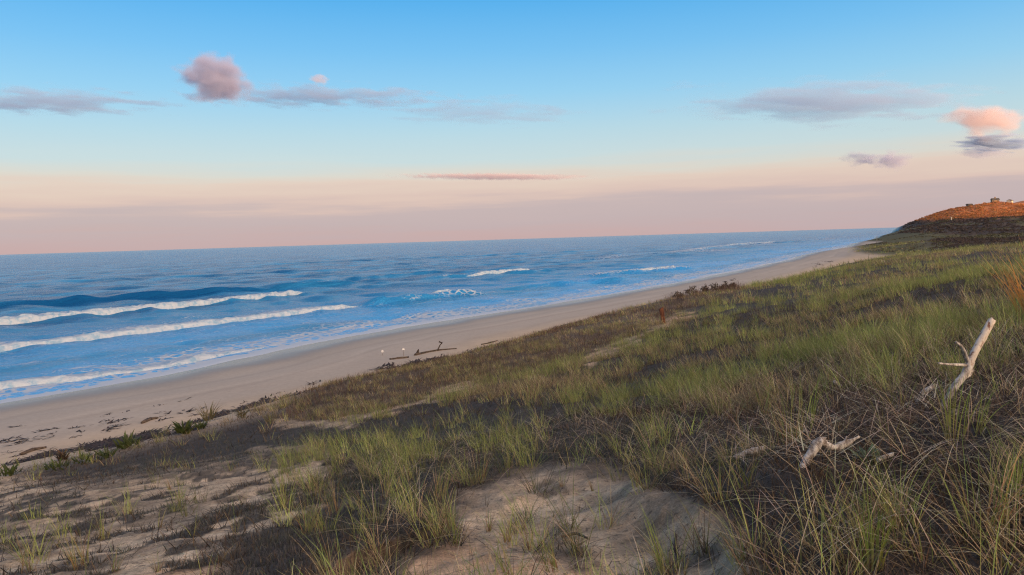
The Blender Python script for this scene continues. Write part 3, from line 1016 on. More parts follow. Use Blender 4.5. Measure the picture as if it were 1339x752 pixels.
scrub = Pile()
x, y = [np.concatenate(q) for q in zip(sample(26000, 150, 800, 24, 44, rngS), sample(9000, 120, 330, 28, 44, rngS))]
z, t, s = gz(x, y)
px, py, ok = project(x, y, z)
n1 = fbm(x / 22, y / 55, 44, 4)
k = ((z > 6.2) | ((np.degrees(np.arctan2(x, y)) > 29.6) & (np.hypot(x, y) > 130))) & (t > 7) & (t < 150) & (rngS.uniform(0, 1, len(x)) < np.where(z > 13, .9, np.where(n1 > .56, .25, .8)))
x, y, z, n1 = x[k], y[k], z[k], n1[k]
n1_ = len(x)
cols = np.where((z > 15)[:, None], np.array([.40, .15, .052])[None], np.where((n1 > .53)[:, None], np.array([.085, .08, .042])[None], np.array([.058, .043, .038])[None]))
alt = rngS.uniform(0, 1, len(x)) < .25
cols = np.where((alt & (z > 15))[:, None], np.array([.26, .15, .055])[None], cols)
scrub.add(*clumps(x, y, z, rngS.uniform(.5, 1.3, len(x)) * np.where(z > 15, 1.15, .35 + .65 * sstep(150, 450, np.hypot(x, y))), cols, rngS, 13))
x, y = sample(9000, 170, 560, 24, 31, rngS)                # low meadow growth below the bluff
z, t, s = gz(x, y)
k = (z > 2.9) & (z < 7.5) & (t > 6) & (rngS.uniform(0, 1, len(x)) < sstep(.40, .6, fbm(x / 16, y / 34, 49, 4)))
x, y, z = x[k], y[k], z[k]
hue = fbm(x / 12, y / 30, 50, 3)[:, None]
scrub.add(*clumps(x, y, z - .1, rngS.uniform(.25, .6, len(x)), np.array([.095, .085, .034]) * sstep(.4, .6, hue) + np.array([.055, .042, .03]) * (1 - sstep(.4, .6, hue)), rngS, 9))
o = obj('hill_scrub', scrub.mesh('hill_scrub'), M_TWIG)
tag(o, 'rust brown and dark scrub covering the far bluff', 'scrub', kind='stuff')

# ------------------------------------------------------------------ single tufts standing on the sand and at the edge
TUFTS = [
    # px, py(base), height px, green share, blades, lean (deg), label
    (592, 690, 52, .45, 20, -20, 'straw based tuft on bare sand, first in the line below the dark heath edge'),
    (640, 692, 44, .25, 18, 10, 'short brown tuft with a dark base on bare sand, mid blowout'),
    (664, 705, 52, .50, 14, 5, 'thin yellow green tuft on sand beside a short brown tuft'),
    (693, 716, 58, .60, 9, 5, 'single slim upright tuft of few blades on open sand'),
    (722, 742, 62, .55, 24, -25, 'bushy yellow based tuft with wide leaning blades on lower sand'),
    (664, 748, 60, .75, 12, -50, 'sparse dark green tuft leaning seaward at the lower sand edge'),
    (872, 748, 85, .70, 22, -25, 'tall green tuft with tan base below the crumbling sand scarp'),
    (895, 752, 24, .4, 10, 10, 'tiny straw tuft beside the tall green tuft by the sand scarp'),
    (831, 636, 46, .50, 18, -5, 'yellow green tuft on the upper lip of the sand blowout'),
    (735, 634, 30, .30, 12, 12, 'small straw tuft at the head of the sand blowout'),
    (775, 640, 26, .25, 10, -12, 'tiny dry tuft on pink sand near the blowout head'),
    (665, 612, 40, .55, 20, 0, 'tuft with splayed straw blades where dark heath meets pink sand'),
    (560, 690, 34, .60, 16, 15, 'small green tuft beside a dark heath patch on sand'),
    (510, 650, 62, .65, 26, 0, 'strong green tuft with pale fallen blades rising from black heath'),
    (576, 652, 66, .50, 30, 12, 'tall orange based tuft on the heath edge above the sand'),
    (627, 632, 56, .45, 24, 5, 'upright yellow tuft between black heath and bare sand'),
    (534, 628, 56, .70, 24, -15, 'green tuft with arching blades in the middle of the black heath'),
    (474, 616, 46, .60, 22, -10, 'tuft of mixed green and tan at the sandy heath top'),
    (438, 672, 60, .45, 30, -8, 'dense tan and green tuft crowning the dark heath bank'),
    (402, 700, 66, .40, 34, 12, 'big straw coloured tuft on the dark heath bank'),
    (362, 684, 42, .50, 20, -10, 'tuft leaning seaward on the sandy side of the heath bank'),
    (425, 745, 40, .55, 22, 20, 'low tuft over dark twigs at the bottom of the heath bank'),
    (308, 700, 44, .60, 10, -8, 'lone thin tuft on the bare sandy slope'),
    (318, 660, 36, .30, 9, 8, 'lone brown wisp of grass on the sandy slope'),
    (238, 662, 32, .55, 10, 0, 'yellowish single tuft beside the small dark mat on the slope'),
    (210, 690, 28, .30, 12, 10, 'purple brown tuft on the sandy slope below the small dark mat'),
    (252, 702, 36, .65, 7, 35, 'few green blades slanting on the bare slope'),
    (135, 706, 46, .65, 16, 0, 'green tuft on the slope above a clump of brown grass'),
    (105, 742, 62, .45, 34, -6, 'large brown and green tuft on the lowest part of the sandy slope'),
    (150, 748, 36, .60, 20, 25, 'dark green low tuft beside the large brown tuft'),
    (40, 748, 34, .30, 22, -12, 'dull brown tuft low on the slope near a dark twig patch'),
    (205, 748, 30, .25, 20, 6, 'clump of purple dead stems on the bottom of the slope'),
    (222, 640, 20, .25, 12, -15, 'short dead tuft above the small dark mat on sand'),
    (1142, 745, 66, .92, 26, 0, 'bright lime green tuft with broad upright blades in brown stems'),
    (1290, 690, 120, .45, 34, 0, 'tall orange stemmed tuft with long pale blades bending both ways'),
    (1330, 652, 50, .90, 14, 0, 'bright green tuft beside the tall orange stemmed tuft'),
    (1246, 580, 84, .92, 22, 0, 'bright green tuft just below the forked driftwood'),
    (1282, 570, 60, .85, 14, 8, 'slender green tuft near the foot of the forked driftwood'),
    (1035, 585, 88, .70, 40, -8, 'large yellow green tuft with fanned blades above the bent driftwood'),
    (1000, 545, 50, .55, 24, 10, 'tuft of straw and green on the slope behind the fanned tuft'),
    (1060, 560, 60, .9, 20, 8, 'fresh green tuft close behind the bent driftwood'),
    (886, 610, 50, .45, 24, 12, 'straw tuft above the crumbling scarp edge'),
    (1180, 545, 54, .5, 26, -14, 'straw and green tuft beside the thin curved driftwood'),
]
rngT = np.random.default_rng(31)
for (tx, ty, hp, gr, nb, ln, lab) in TUFTS:
    p = hit(tx, min(ty, 760))
    dist = np.linalg.norm(p - np.array([0, 0, EYE]))
    L = hp * dist / F * 1.12
    root = empty('grass_tuft', p)
    tag(root, lab, 'grass tuft', 'tufts of beach grass')
    ng = max(3, int(nb * 1.25 * gr))
    nd_ = max(3, int(nb * 1.25 * (1 - gr)))
    for part, n_, isg in (('green_foliage', ng, True), ('dry_foliage', nd_, False)):
        a = rngT.uniform(0, 6.28, n_)
        rr = (.012 + .0012 * nb) * np.sqrt(rngT.uniform(0, 1, n_)) * (L / .35)
        b = np.stack([np.sin(a) * rr, np.cos(a) * rr, np.full(n_, -.02)], 1)
        la = a + rngT.normal(0, .4, n_)
        if ln:
            sway = rngT.uniform(0, 1, n_) < .55
            la = np.where(sway, (math.pi / 2 if ln > 0 else -math.pi / 2) + rngT.normal(0, .5, n_), la)
        bright = gr > .84
        big = hp > 110
        th0 = np.abs(rngT.normal(.08 + abs(R(ln)) * .4, .12, n_)) + (0 if isg else .1)
        th1 = np.abs(rngT.normal(.45 if not bright else .15, .35, n_)) + (.9 if (big and not isg) else 0)
        ll = L * rngT.uniform(.5, 1.12, n_) * (1 if isg else (.8 if not big else 1.3))
        if isg:
            cb = jit(LGREEN * .6 + TAN * .5, n_)
            ct = jit(np.array([.16, .26, .03]) if bright else GREEN * .65 + LGREEN * .45, n_)
        else:
            cb = jit(np.array([.30, .15, .06]) if nb > 22 else np.array([.22, .13, .065]), n_)
            ct = jit(STRAW, n_, .3)
        w = rngT.uniform(.7, 1.3, n_) * (.0048 if not bright else .0075) * max(1, dist / 8)
        v, f, c = blades(b, ll, w, la, th0, th1, 7, cb, ct, la + np.pi / 2 + rngT.normal(0, .6, n_))
        pile = Pile()
        pile.add(v, f, c)
        obj(part, pile.mesh(part), M_BLADE, root)

# golden sheaf: low sunlight painted into the blade colour
p = hit(1352, 420)
root = empty('grass_tuft', p)
tag(root, 'golden orange sheaf of tall dry grass leaning over the dune top', 'grass tuft', 'tufts of beach grass')
n_ = 46
dist = np.linalg.norm(p - np.array([0, 0, EYE]))
a = rngT.uniform(0, 6.28, n_)
b = np.stack([np.sin(a) * rngT.uniform(0, .3, n_), np.cos(a) * rngT.uniform(0, .2, n_), np.full(n_, -.03)], 1)
pile = Pile()
pile.add(*blades(b, dist / F * rngT.uniform(45, 100, n_), rngT.uniform(.020, .034, n_), -math.pi / 2 + rngT.normal(0, .3, n_), np.abs(rngT.normal(.35, .12, n_)), np.abs(rngT.normal(.35, .2, n_)), 7,
                 jit(SUNLIT_GOLD * .6, n_), jit(SUNLIT_GOLD, n_, .2)))
obj('dry_foliage', pile.mesh('dry_foliage'), M_BLADE, root)


# ------------------------------------------------------------------ driftwood, logs, posts
def tube(pts, radii, seed, sides=16, rough=.16, sub=5, caps=True):
    """lumpy tapering limb through the points"""
    pts = np.asarray(pts, float)
    radii = np.asarray(radii, float)
    # Catmull-Rom resample
    P, Rr = [], []
    ext = np.vstack([2 * pts[0] - pts[1], pts, 2 * pts[-1] - pts[-2]])
    for i in range(len(pts) - 1):
        p0, p1, p2, p3 = ext[i:i + 4]
        for k in range(sub):
            t = k / sub
            P.append(.5 * (2 * p1 + (p2 - p0) * t + (2 * p0 - 5 * p1 + 4 * p2 - p3) * t * t + (3 * p1 - p0 - 3 * p2 + p3) * t ** 3))
            Rr.append(radii[i] * (1 - t) + radii[i + 1] * t)
    P.append(pts[-1])
    Rr.append(radii[-1])
    P, Rr = np.array(P), np.array(Rr)
    T = np.gradient(P, axis=0)
    T /= np.linalg.norm(T, axis=1, keepdims=True)
    ref = np.array([.3, .9, .2])
    V = []
    rg = np.random.default_rng(seed)
    for i in range(len(P)):
        u = np.cross(T[i], ref)
        u /= np.linalg.norm(u)
        w = np.cross(T[i], u)
        for j in range(sides):
            a = 2 * math.pi * j / sides
            q = Rr[i] * (1 + rough * (2 * float(vnoise(np.array([i * .55 + seed]), np.array([math.cos(a) * 1.3 + math.sin(a) * 2.1 + 5]), seed)[0]) - 1) + rg.normal(0, .025) + .07 * math.cos(5 * a + 1.7 * math.sin(i * .35 + seed)) + .045 * math.cos(8 * a + seed + .3 * i))
            sl = rg.uniform(-.6, 1.1) * Rr[i] if i == len(P) - 1 else (rg.uniform(-1.0, .5) * Rr[i] if i == 0 else 0.0)
            V.append(P[i] + (u * math.cos(a) + w * math.sin(a)) * q + T[i] * sl)
    nr = len(P)
    Fq = grid_faces(nr, sides, True).tolist()
    if caps:
        for end, i in ((0, 0), (nr - 1, 1)):
            c = len(V)
            V.append(P[end] + T[end] * (-.35 if i == 0 else .35) * Rr[end])
            for j in range(sides):
                a, b = end * sides + j, end * sides + (j + 1) % sides
                Fq.append([b, a, c, c] if i == 0 else [a, b, c, c])
    return np.array(V), [f if f[2] != f[3] else f[:3] for f in Fq]


def poly_obj(name, parts, mat, parent=None, org=(0, 0, 0), smooth=True):
    V, Fs, n0 = [], [], 0
    for v, f in parts:
        V += [tuple(np.asarray(q) - np.asarray(org)) for q in v]
        Fs += [[i + n0 for i in q] for q in f]
        n0 += len(v)
    me = bpy.data.meshes.new(name)
    me.from_pydata(V, [], Fs)
    if smooth:
        me.polygons.foreach_set('use_smooth', np.ones(len(me.polygons), bool))
    me.update()
    return obj(name, me, mat, parent)


# forked driftwood standing in the grass
b0 = hit(1234, 534)
Y0 = b0[1]


def pl(x, y, dy=0.0):
    return at_y(x, y, Y0 + dy)


root = empty('driftwood_branch', b0)
tag(root, 'forked bleached driftwood limb standing up out of the grass, bark peeling red', 'driftwood', 'driftwood in the dune grass')
pxm = Y0 / F * .66
poly_obj('trunk', [tube([pl(1226, 545, -.05), pl(1234, 530), pl(1247, 508, .02), pl(1262, 488, .04), pl(1268, 476, .05)], np.array([6, 6.5, 7, 7.2, 7.5]) * pxm, 5)], M_DRIFT, root, b0)
poly_obj('upper_limb', [tube([pl(1266, 481, .05), pl(1272, 466, .05), pl(1280, 450, .07), pl(1288, 435, .09), pl(1296, 421, .11)], np.array([6.6, 7, 7, 6.8, 6.8]) * pxm, 6)], M_DRIFT_RED, root, b0)
poly_obj('side_branch', [tube([pl(1266, 474, .05), pl(1262, 462, .02), pl(1257, 453), pl(1250, 447.5, -.02)], np.array([3.6, 3.2, 2.8, 2.2]) * pxm, 7)], M_DRIFT, root, b0)
poly_obj('side_branch', [tube([pl(1265, 478, .05), pl(1252, 477, .0), pl(1240, 476.5, -.04), pl(1227, 475, -.06)], np.array([3.4, 3.0, 2.5, 1.8]) * pxm, 8)], M_DRIFT, root, b0)
poly_obj('broken_stub', [tube([pl(1264, 492, .04), pl(1268, 490, .06), pl(1272, 484, .09)], np.array([4, 3.4, 2.2]) * pxm, 9)], M_DRIFT, root, b0)

b1 = hit(1060, 608)
Y0 = b1[1]
pxm = Y0 / F * .82
root = empty('driftwood_branch', b1)
tag(root, 'bent bleached driftwood elbow lying over dark stems beside a grey green plant', 'driftwood', 'driftwood in the dune grass')
poly_obj('thick_limb', [tube([pl(1047, 615, -.12), pl(1054, 603, -.06), pl(1062, 590, -.02), pl(1070, 579), pl(1077, 577, .02)], np.array([5.5, 6.4, 7, 7.5, 6]) * pxm, 15)], M_DRIFT, root, b1)
poly_obj('thin_limb', [tube([pl(1072, 578, .0), pl(1082, 583, .03), pl(1092, 585.5, .05), pl(1101, 582, .07), pl(1110, 578, .09), pl(1116, 575, .1), pl(1123, 571, .12)], np.array([6.0, 6, 5.6, 6, 5, 2.6, 1.6]) * pxm, 16)], M_DRIFT, root, b1)
poly_obj('broken_stub', [tube([pl(1104, 580, .08), pl(1106, 575, .08), pl(1107, 571, .09)], np.array([3, 2.2, 1]) * pxm, 17)], M_DRIFT, root, b1)

for pts, rad_, lab, sd in [
        ([(1200, 534), (1205, 522), (1213, 515), (1223, 509)], [3.6, 3.8, 3.8, 2.6], 'thin curved grey driftwood beside the foot of the forked limb', 25),
        ([(962, 603), (978, 597), (992, 593), (1000, 590)], [3, 4.4, 4.2, 2.4], 'flat grey driftwood sliver at the top of the crumbling scarp', 26),
        ([(1148, 607), (1157, 603), (1167, 599)], [2.6, 3.6, 2.2], 'small pale driftwood chip beside the grey green plant', 27),
        ([(1091, 504), (1097, 509), (1106, 516)], [2.2, 3.2, 2.4], 'small pale driftwood fragment high on the slope behind the fanned tuft', 28)]:
    bb = hit(*pts[1])
    Y0 = bb[1] - .05
    pxm = Y0 / F
    o = poly_obj('driftwood_fragment', [tube([pl(x, y - 5, i * .03 - .05) for i, (x, y) in enumerate(pts)], np.array(rad_) * pxm, sd)], M_DRIFT, None, bb)
    o.location = bb
    tag(o, lab, 'driftwood', 'driftwood in the dune grass')

# rusty weathered post on the sand path
b2 = hit(867.5, 423)
Y0 = b2[1]
v, f = [], []
h_, w_ = 20.5 * Y0 / F, 5.4 * Y0 / F
lean = np.array([-.13, .02])
prof = [(0, 1), (.12, .98), (.25, .9), (.4, .97), (.55, .86), (.62, .98), (.8, 1.0), (.93, 1.02), (1.0, .9)]
for q, sc in prof:
    q2 = q * (h_ + .15) - .15
    for (sx, sy) in ((-1, -.8), (-.8, -1), (.8, -1), (1, -.8), (1, .8), (.8, 1), (-.8, 1), (-1, .8)):
        top = .06 * sx if q == 1.0 else 0
        v.append(np.array([sx * w_ / 2 * sc + lean[0] * q2, sy * w_ / 2 * sc + lean[1] * q2, q2 + top]))
f = grid_faces(len(prof), 8, True).tolist() + [list(range((len(prof) - 1) * 8, len(prof) * 8)), list(range(7, -1, -1))]
o = poly_obj('wooden_post', [(v, f)], M_RUST, None, (0, 0, 0), False)
o.location = b2
tag(o, 'short red brown weathered post leaning on the sandy path of the dune', 'post')

# drift logs on the upper beach
for pts, rad_, lab, sd, up in [
        ([(543, 465), (558, 461.5), (575, 458.5), (597, 456.5)], [1.6, 1.2, 1.0, .5], 'long dark drift log with an upright forked branch on upper beach', 41, True),
        ([(510, 470.5), (520, 469.5), (534, 468)], [1.3, 1.7, 1.1], 'short thick dark log beside the thin white topped marker', 42, False),
        ([(28, 595), (42, 590), (60, 586)], [2.2, 2.8, 1.4], 'dark drift log on the beach nearest the leafy green plants', 43, False),
        ([(186, 554), (195, 550), (206, 547.5)], [2, 2.6, 1.2], 'dark drift log in the seaweed line of the open beach', 44, False),
        ([(630, 451), (640, 449), (650, 446)], [.8, 1.1, .8], 'small dark log at the end of the seaweed below the brown hummock', 45, False)]:
    bb = hit(*pts[1])
    Y0 = bb[1]
    pxm = Y0 / F
    root = empty('drift_log', bb)
    tag(root, lab, 'drift log', 'dark logs stranded on the upper beach')
    P = []
    for (x, y) in pts:
        g = hit(x, y)
        P.append(g + np.array([0, 0, .5 * rad_[0] * pxm]))
    poly_obj('trunk', [tube(P, np.array(rad_) * pxm, sd, rough=.3)], M_LOG, root, bb)
    if up:
        g = hit(572, 459)
        Y0 = g[1]
        poly_obj('branch', [tube([g, pl(575, 452), pl(578, 448.5)], np.array([.9, .7, .5]) * pxm, 46), tube([pl(578, 448.5), pl(574.5, 447)], np.array([.8, .9]) * pxm, 47)], M_LOG, root, bb)
        g = hit(546, 464)
        Y0 = g[1]
        poly_obj('root_stump', [tube([g, pl(546.5, 460), pl(547, 457)], np.array([2.6, 1.6, .6]) * pxm, 48, rough=.4)], M_LOG, root, bb)

# thin marker poles with white tops
for bx, by, tx, ty, lab in [(528, 466, 528, 456.5, 'thin pole with a white top standing by the short thick log'),
                            (500.5, 465, 500.5, 459.5, 'low marker with a white top on open sand seaward of the logs')]:
    g = hit(bx, by)
    hgt = (by - ty) * g[1] / F
    root = empty('marker_pole', g)
    tag(root, lab, 'marker', 'white topped markers on the beach')
    poly_obj('pole', [tube([(0, 0, -.2), (0, 0, hgt * .5), (.01, 0, hgt)], [.02, .018, .016], 51, 8, .05)], M_POLE, root)
    w_ = 1.25 * g[1] / F
    v = [(sx * w_, sy * .012 - .03, hgt + sz * w_) for sy in (-1, 1) for (sx, sz) in ((-.8, -1), (.8, -1), (1, -.8), (1, .8), (.8, 1), (-.8, 1), (-1, .8), (-1, -.8))]
    f = [list(range(7, -1, -1)), list(range(8, 16))] + [[i, (i + 1) % 8, 8 + (i + 1) % 8, 8 + i] for i in range(8)]
    poly_obj('sign_plate', [(v, f)], M_WHITE, root, (0, 0, 0), False)

g = at_z(1146.5, 322, 1.2)
o = poly_obj('beach_pole', [tube([(0, 0, -.5), (.02, 0, 2.2), (.06, 0, 13 * g[1] / F)], [.14, .12, .09], 52, 8, .08)], M_POLE)
o.location = (g[0], g[1], float(gz(g[0], g[1])[0][0]))
tag(o, 'tall bare pole standing on the far end of the beach below the bluff', 'pole')

# exposed roots on the bare sand
for pts, rad_, lab, sd in [
        ([(992, 676), (986, 700), (972, 720), (950, 734), (922, 742)], [2.0, 1.8, 1.7, 1.3, .7], 'long black root curving out of the crumbling sand scarp', 71),
        ([(880, 655), (884, 676), (882, 700), (886, 716)], [1.8, 1.5, 1.3, .6], 'dark root hanging straight down the face of the scarp', 72),
        ([(735, 688), (752, 684), (768, 690)], [1.5, 2.4, 1.2], 'short dark twig half buried in the middle of the blowout sand', 73),
        ([(648, 628), (660, 640), (672, 650)], [1.0, 1.4, .8], 'thin black twig lying at the pink top of the blowout', 74)]:
    bb = hit(*pts[1])
    pxm = bb[1] / F
    P = [hit(x, y) + np.array([0, 0, .6 * rad_[0] * pxm - .08 * float(blow_cut(*[np.array([q]) for q in hit(x, y)])[0])]) for (x, y) in pts]
    o = poly_obj('exposed_root', [tube(P, np.array(rad_) * pxm, sd, 7, .3)], M_LOG, None, bb)
    o.location = bb
    tag(o, lab, 'root', 'roots and twigs on the bare sand')

# seaweed wrack: shreds and mounds, one strewn mass
rngW = np.random.default_rng(61)
wr = Pile()
WR = [([(0, 605), (60, 590), (110, 580), (165, 567), (230, 552)], 9, 420), ([(20, 600), (70, 585)], 7, 200), ([(250, 548), (300, 530), (345, 518), (400, 505)], 9, 380),
      ([(495, 474), (540, 466), (600, 457), (680, 444)], 5, 420), ([(560, 470), (620, 458), (668, 448)], 6, 340), ([(700, 432), (790, 408)], 4, 120), ([(0, 560), (250, 520)], 22, 50),
      ([(250, 545), (420, 500)], 16, 90), ([(860, 380), (1000, 352), (1100, 338)], 3, 90), ([(120, 600), (250, 575)], 8, 200)]
for pts, jy, cnt in WR:
    cnt = int(cnt * 1.9)
    u = rngW.uniform(0, 1, cnt)
    lump = fbm(u * 12, u * 0 + jy, 88, 3)
    keep = rngW.uniform(0, 1, cnt) < sstep(.4, .65, lump)
    u = u[keep]
    L = np.linspace(0, 1, len(pts))
    xs = np.interp(u, L, [p[0] for p in pts])
    ys = np.interp(u, L, [p[1] for p in pts]) + rngW.normal(0, .5, len(u)) * jy
    for x_, y_ in zip(xs, ys):
        g = at_z(x_, y_, 1.9)
        z, t, s = gz(g[0], g[1])
        if z[0] > 3.6 or t[0] < 9:
            continue
        n_ = rngW.integers(6, 18)
        sz = rngW.uniform(.08, .26) * (g[1] / 30) ** .3
        along = R(28) + rngW.normal(0, .35)
        o1, o2 = rngW.normal(0, sz * 1.3, n_), rngW.normal(0, sz * .35, n_)
        b = np.stack([g[0] + math.sin(along) * o1 + math.cos(along) * o2, g[1] + math.cos(along) * o1 - math.sin(along) * o2, np.full(n_, z[0] - .01)], 1)
        wr.add(*blades(b, sz * rngW.uniform(.8, 2.0, n_), sz * rngW.uniform(.25, .6, n_), along + rngW.normal(0, .6, n_) + np.pi * rngW.integers(0, 2, n_), rngW.uniform(1.15, 1.5, n_), rngW.uniform(.0, .25, n_), 3,
                       jit(np.array([.03, .022, .02]), n_), jit(np.array([.055, .04, .036]), n_, .4)))
o = obj('seaweed_wrack', wr.mesh('seaweed_wrack'), M_TWIG)
tag(o, 'dark shreds of seaweed strewn along the upper beach', 'seaweed', kind='stuff')


# ------------------------------------------------------------------ leafy plants and shrubs
def leafy(name, px_, py_, wpx, hpx, lab, cat, group, leaf, stemc, n_, seed, lw=.22, curl=.6):
    rg = np.random.default_rng(seed)
    g = hit(px_, py_)
    k = np.linalg.norm(g[:2]) / F
    w, h = wpx * k, hpx * k
    root = empty(name, g)
    tag(root, lab, cat, group)
    a = rg.uniform(0, 6.28, n_)
    rr = w * .5 * np.sqrt(rg.uniform(0, 1, n_)) * .75
    b = np.stack([np.sin(a) * rr, np.cos(a) * rr, h * rg.uniform(0, .35, n_)], 1)
    L = h * rg.uniform(.5, .95, n_)
    pile = Pile()
    pile.add(*blades(b, L, L * lw * rg.uniform(.7, 1.2, n_), a + rg.normal(0, .5, n_), rg.uniform(.2, .8, n_), np.abs(rg.normal(curl, .3, n_)), 5, jit(leaf * .8, n_), jit(leaf, n_, .3), a + np.pi / 2 + rg.normal(0, .5, n_)))
    obj('foliage', pile.mesh('foliage'), M_BLADE, root)
    pile = Pile()
    m = 1
    a = rg.uniform(0, 6.28, m)
    b = np.array([[0, 0, -.02]])
    pile.add(*blades(b, h * rg.uniform(.5, .9, m), np.full(m, max(.006, h * .02)), a, rg.uniform(.05, .4, m), rg.uniform(0, .3, m), 4, jit(stemc, m), jit(stemc, m), rg.uniform(0, 6.28, m)))
    obj('stem', pile.mesh('stem'), M_TWIG, root)
    return root


LEAF = np.array([.07, .09, .026])
for i, (x, y, w, h, lab) in enumerate([
        (166, 586, 36, 17, 'largest leafy green plant on the sand at the dune foot, spiky outline'),
        (138, 600, 26, 14, 'mid sized green plant next to the largest leafy plant'),
        (110, 606, 24, 13, 'green plant in the middle of the leafy row at the dune foot'),
        (75, 614, 34, 12, 'low wide green plant at the dune foot beside dark heath'),
        (12, 622, 26, 13, 'green plant by itself where beach meets the sandy slope'),
        (240, 568, 18, 18, 'yellow green plant with a brown base near the seaweed line'),
        (262, 562, 14, 11, 'small dull green plant uphill of the yellow green one'),
        (82, 602, 12, 13, 'small brown withered plant behind the leafy row')]):
    leafy('seaside_plant', x, y, w, h, lab, 'plant', 'leafy plants at the dune foot', LEAF if i != 7 else np.array([.09, .06, .035]), BROWN, 46, 300 + i)
for i, (x, y, w, h, lab) in enumerate([(274, 552, 18, 26, 'tan and green grass clump on the beach near a yellow green plant'), (316, 548, 10, 18, 'thin straw wisp between beach and hummock'),
                                       (355, 553, 16, 16, 'low olive grass clump at the hummock toe')]):
    leafy('grass_clump', x, y, w, h, lab, 'grass', 'grass clumps at the dune foot', np.array([.17, .14, .06]), TAN, 60, 330 + i, .05, .5)
leafy('dusty_miller', 1133, 605, 26, 20, 'small grey green leafy plant beside the bent driftwood', 'plant', None, np.array([.13, .185, .13]), BROWN, 60, 350, .35, .9)


def shrub(px_, py_, wpx, hpx, lab, col, seed, k=240):
    rg = np.random.default_rng(seed)
    g = hit(px_, py_)
    q = g[1] / F
    root = empty('beach_shrub', g)
    tag(root, lab, 'shrub', 'dark shrubs on the dune crest')
    n_ = k
    a = rg.uniform(0, 6.28, n_)
    rr = wpx * .5 * q * np.sqrt(rg.uniform(0, 1, n_))
    top = hpx * q * (1 - (rr / (wpx * .5 * q)) ** 2 * .7) * (.6 + .5 * vnoise(a * 1.5, rr * 3, seed))
    z = top * rg.uniform(.15, 1.0, n_)
    c = np.stack([np.sin(a) * rr, np.cos(a) * rr * .8, z], 1)
    pile = Pile()
    s_ = 2.2 * q
    pile.add(*blades(c, s_ * rg.uniform(.6, 1.6, n_), s_ * rg.uniform(.3, .6, n_), rg.uniform(0, 6.28, n_), rg.uniform(0, 1.2, n_), rg.normal(.2, .3, n_), 2, jit(col * .7, n_), jit(col, n_, .35), rg.uniform(0, 6.28, n_)))
    m = 16
    a = rg.uniform(0, 6.28, m)
    b = np.stack([np.sin(a) * wpx * .2 * q, np.cos(a) * wpx * .2 * q, np.full(m, -.05)], 1)
    pile.add(*blades(b, hpx * q * rg.uniform(.7, 1.15, m), np.full(m, .03), a, rg.uniform(.1, .5, m), rg.normal(0, .2, m), 4, jit(PURP * .6, m), jit(PURP * .8, m), rg.uniform(0, 6.28, m)))  # woody stems, joined into the foliage mesh
    obj('foliage', pile.mesh('foliage'), M_TWIG, root)


for i, (x, y, w, h, lab, c) in enumerate([
        (922, 382, 12, 10, 'dark shrub with a narrow upright crown on the dune crest', np.array([.05, .035, .026])),
        (936, 381, 15, 11, 'dark shrub with paired dense tops, biggest on the dune crest', np.array([.045, .034, .024])),
        (948, 379, 12, 10, 'dark shrub at the landward end of the crest thicket', np.array([.05, .036, .026])),
        (958, 376, 9, 7, 'very small dark shrub beyond the crest thicket', np.array([.05, .035, .026])),
        (905, 385, 18, 11, 'brown low shrub between the post and the dark crest thicket', np.array([.085, .058, .04])),
        (887, 390, 16, 10, 'pale brown twiggy shrub just above the rusty post', np.array([.10, .075, .055]))]):
    shrub(x, y, w, h, lab, c, 400 + i)

# ------------------------------------------------------------------ houses and bits on the bluff
M_WALL = mat_noisy('cedar_shingle', (.20, .14, .09), (.30, .21, .14), 2.0, .85, .1)
M_WALLW = mat_noisy('pale_clapboard', (.58, .50, .38), (.68, .60, .46), 2.0, .8, .1)
M_ROOF = mat_noisy('dark_roof', (.06, .055, .05), (.11, .10, .085), 1.5, .9, .1)
M_GLASS = mat_noisy('window_glass', (.03, .04, .05), (.05, .06, .07), 1.0, .15, 0)


def box_vf(x0, x1, y0, y1, z0, z1):
    v = [(x, y, z) for z in (z0, z1) for (x, y) in ((x0, y0), (x1, y0), (x1, y1), (x0, y1))]
    return v, [[3, 2, 1, 0], [4, 5, 6, 7], [0, 1, 5, 4], [1, 2, 6, 5], [2, 3, 7, 6], [3, 0, 4, 7]]


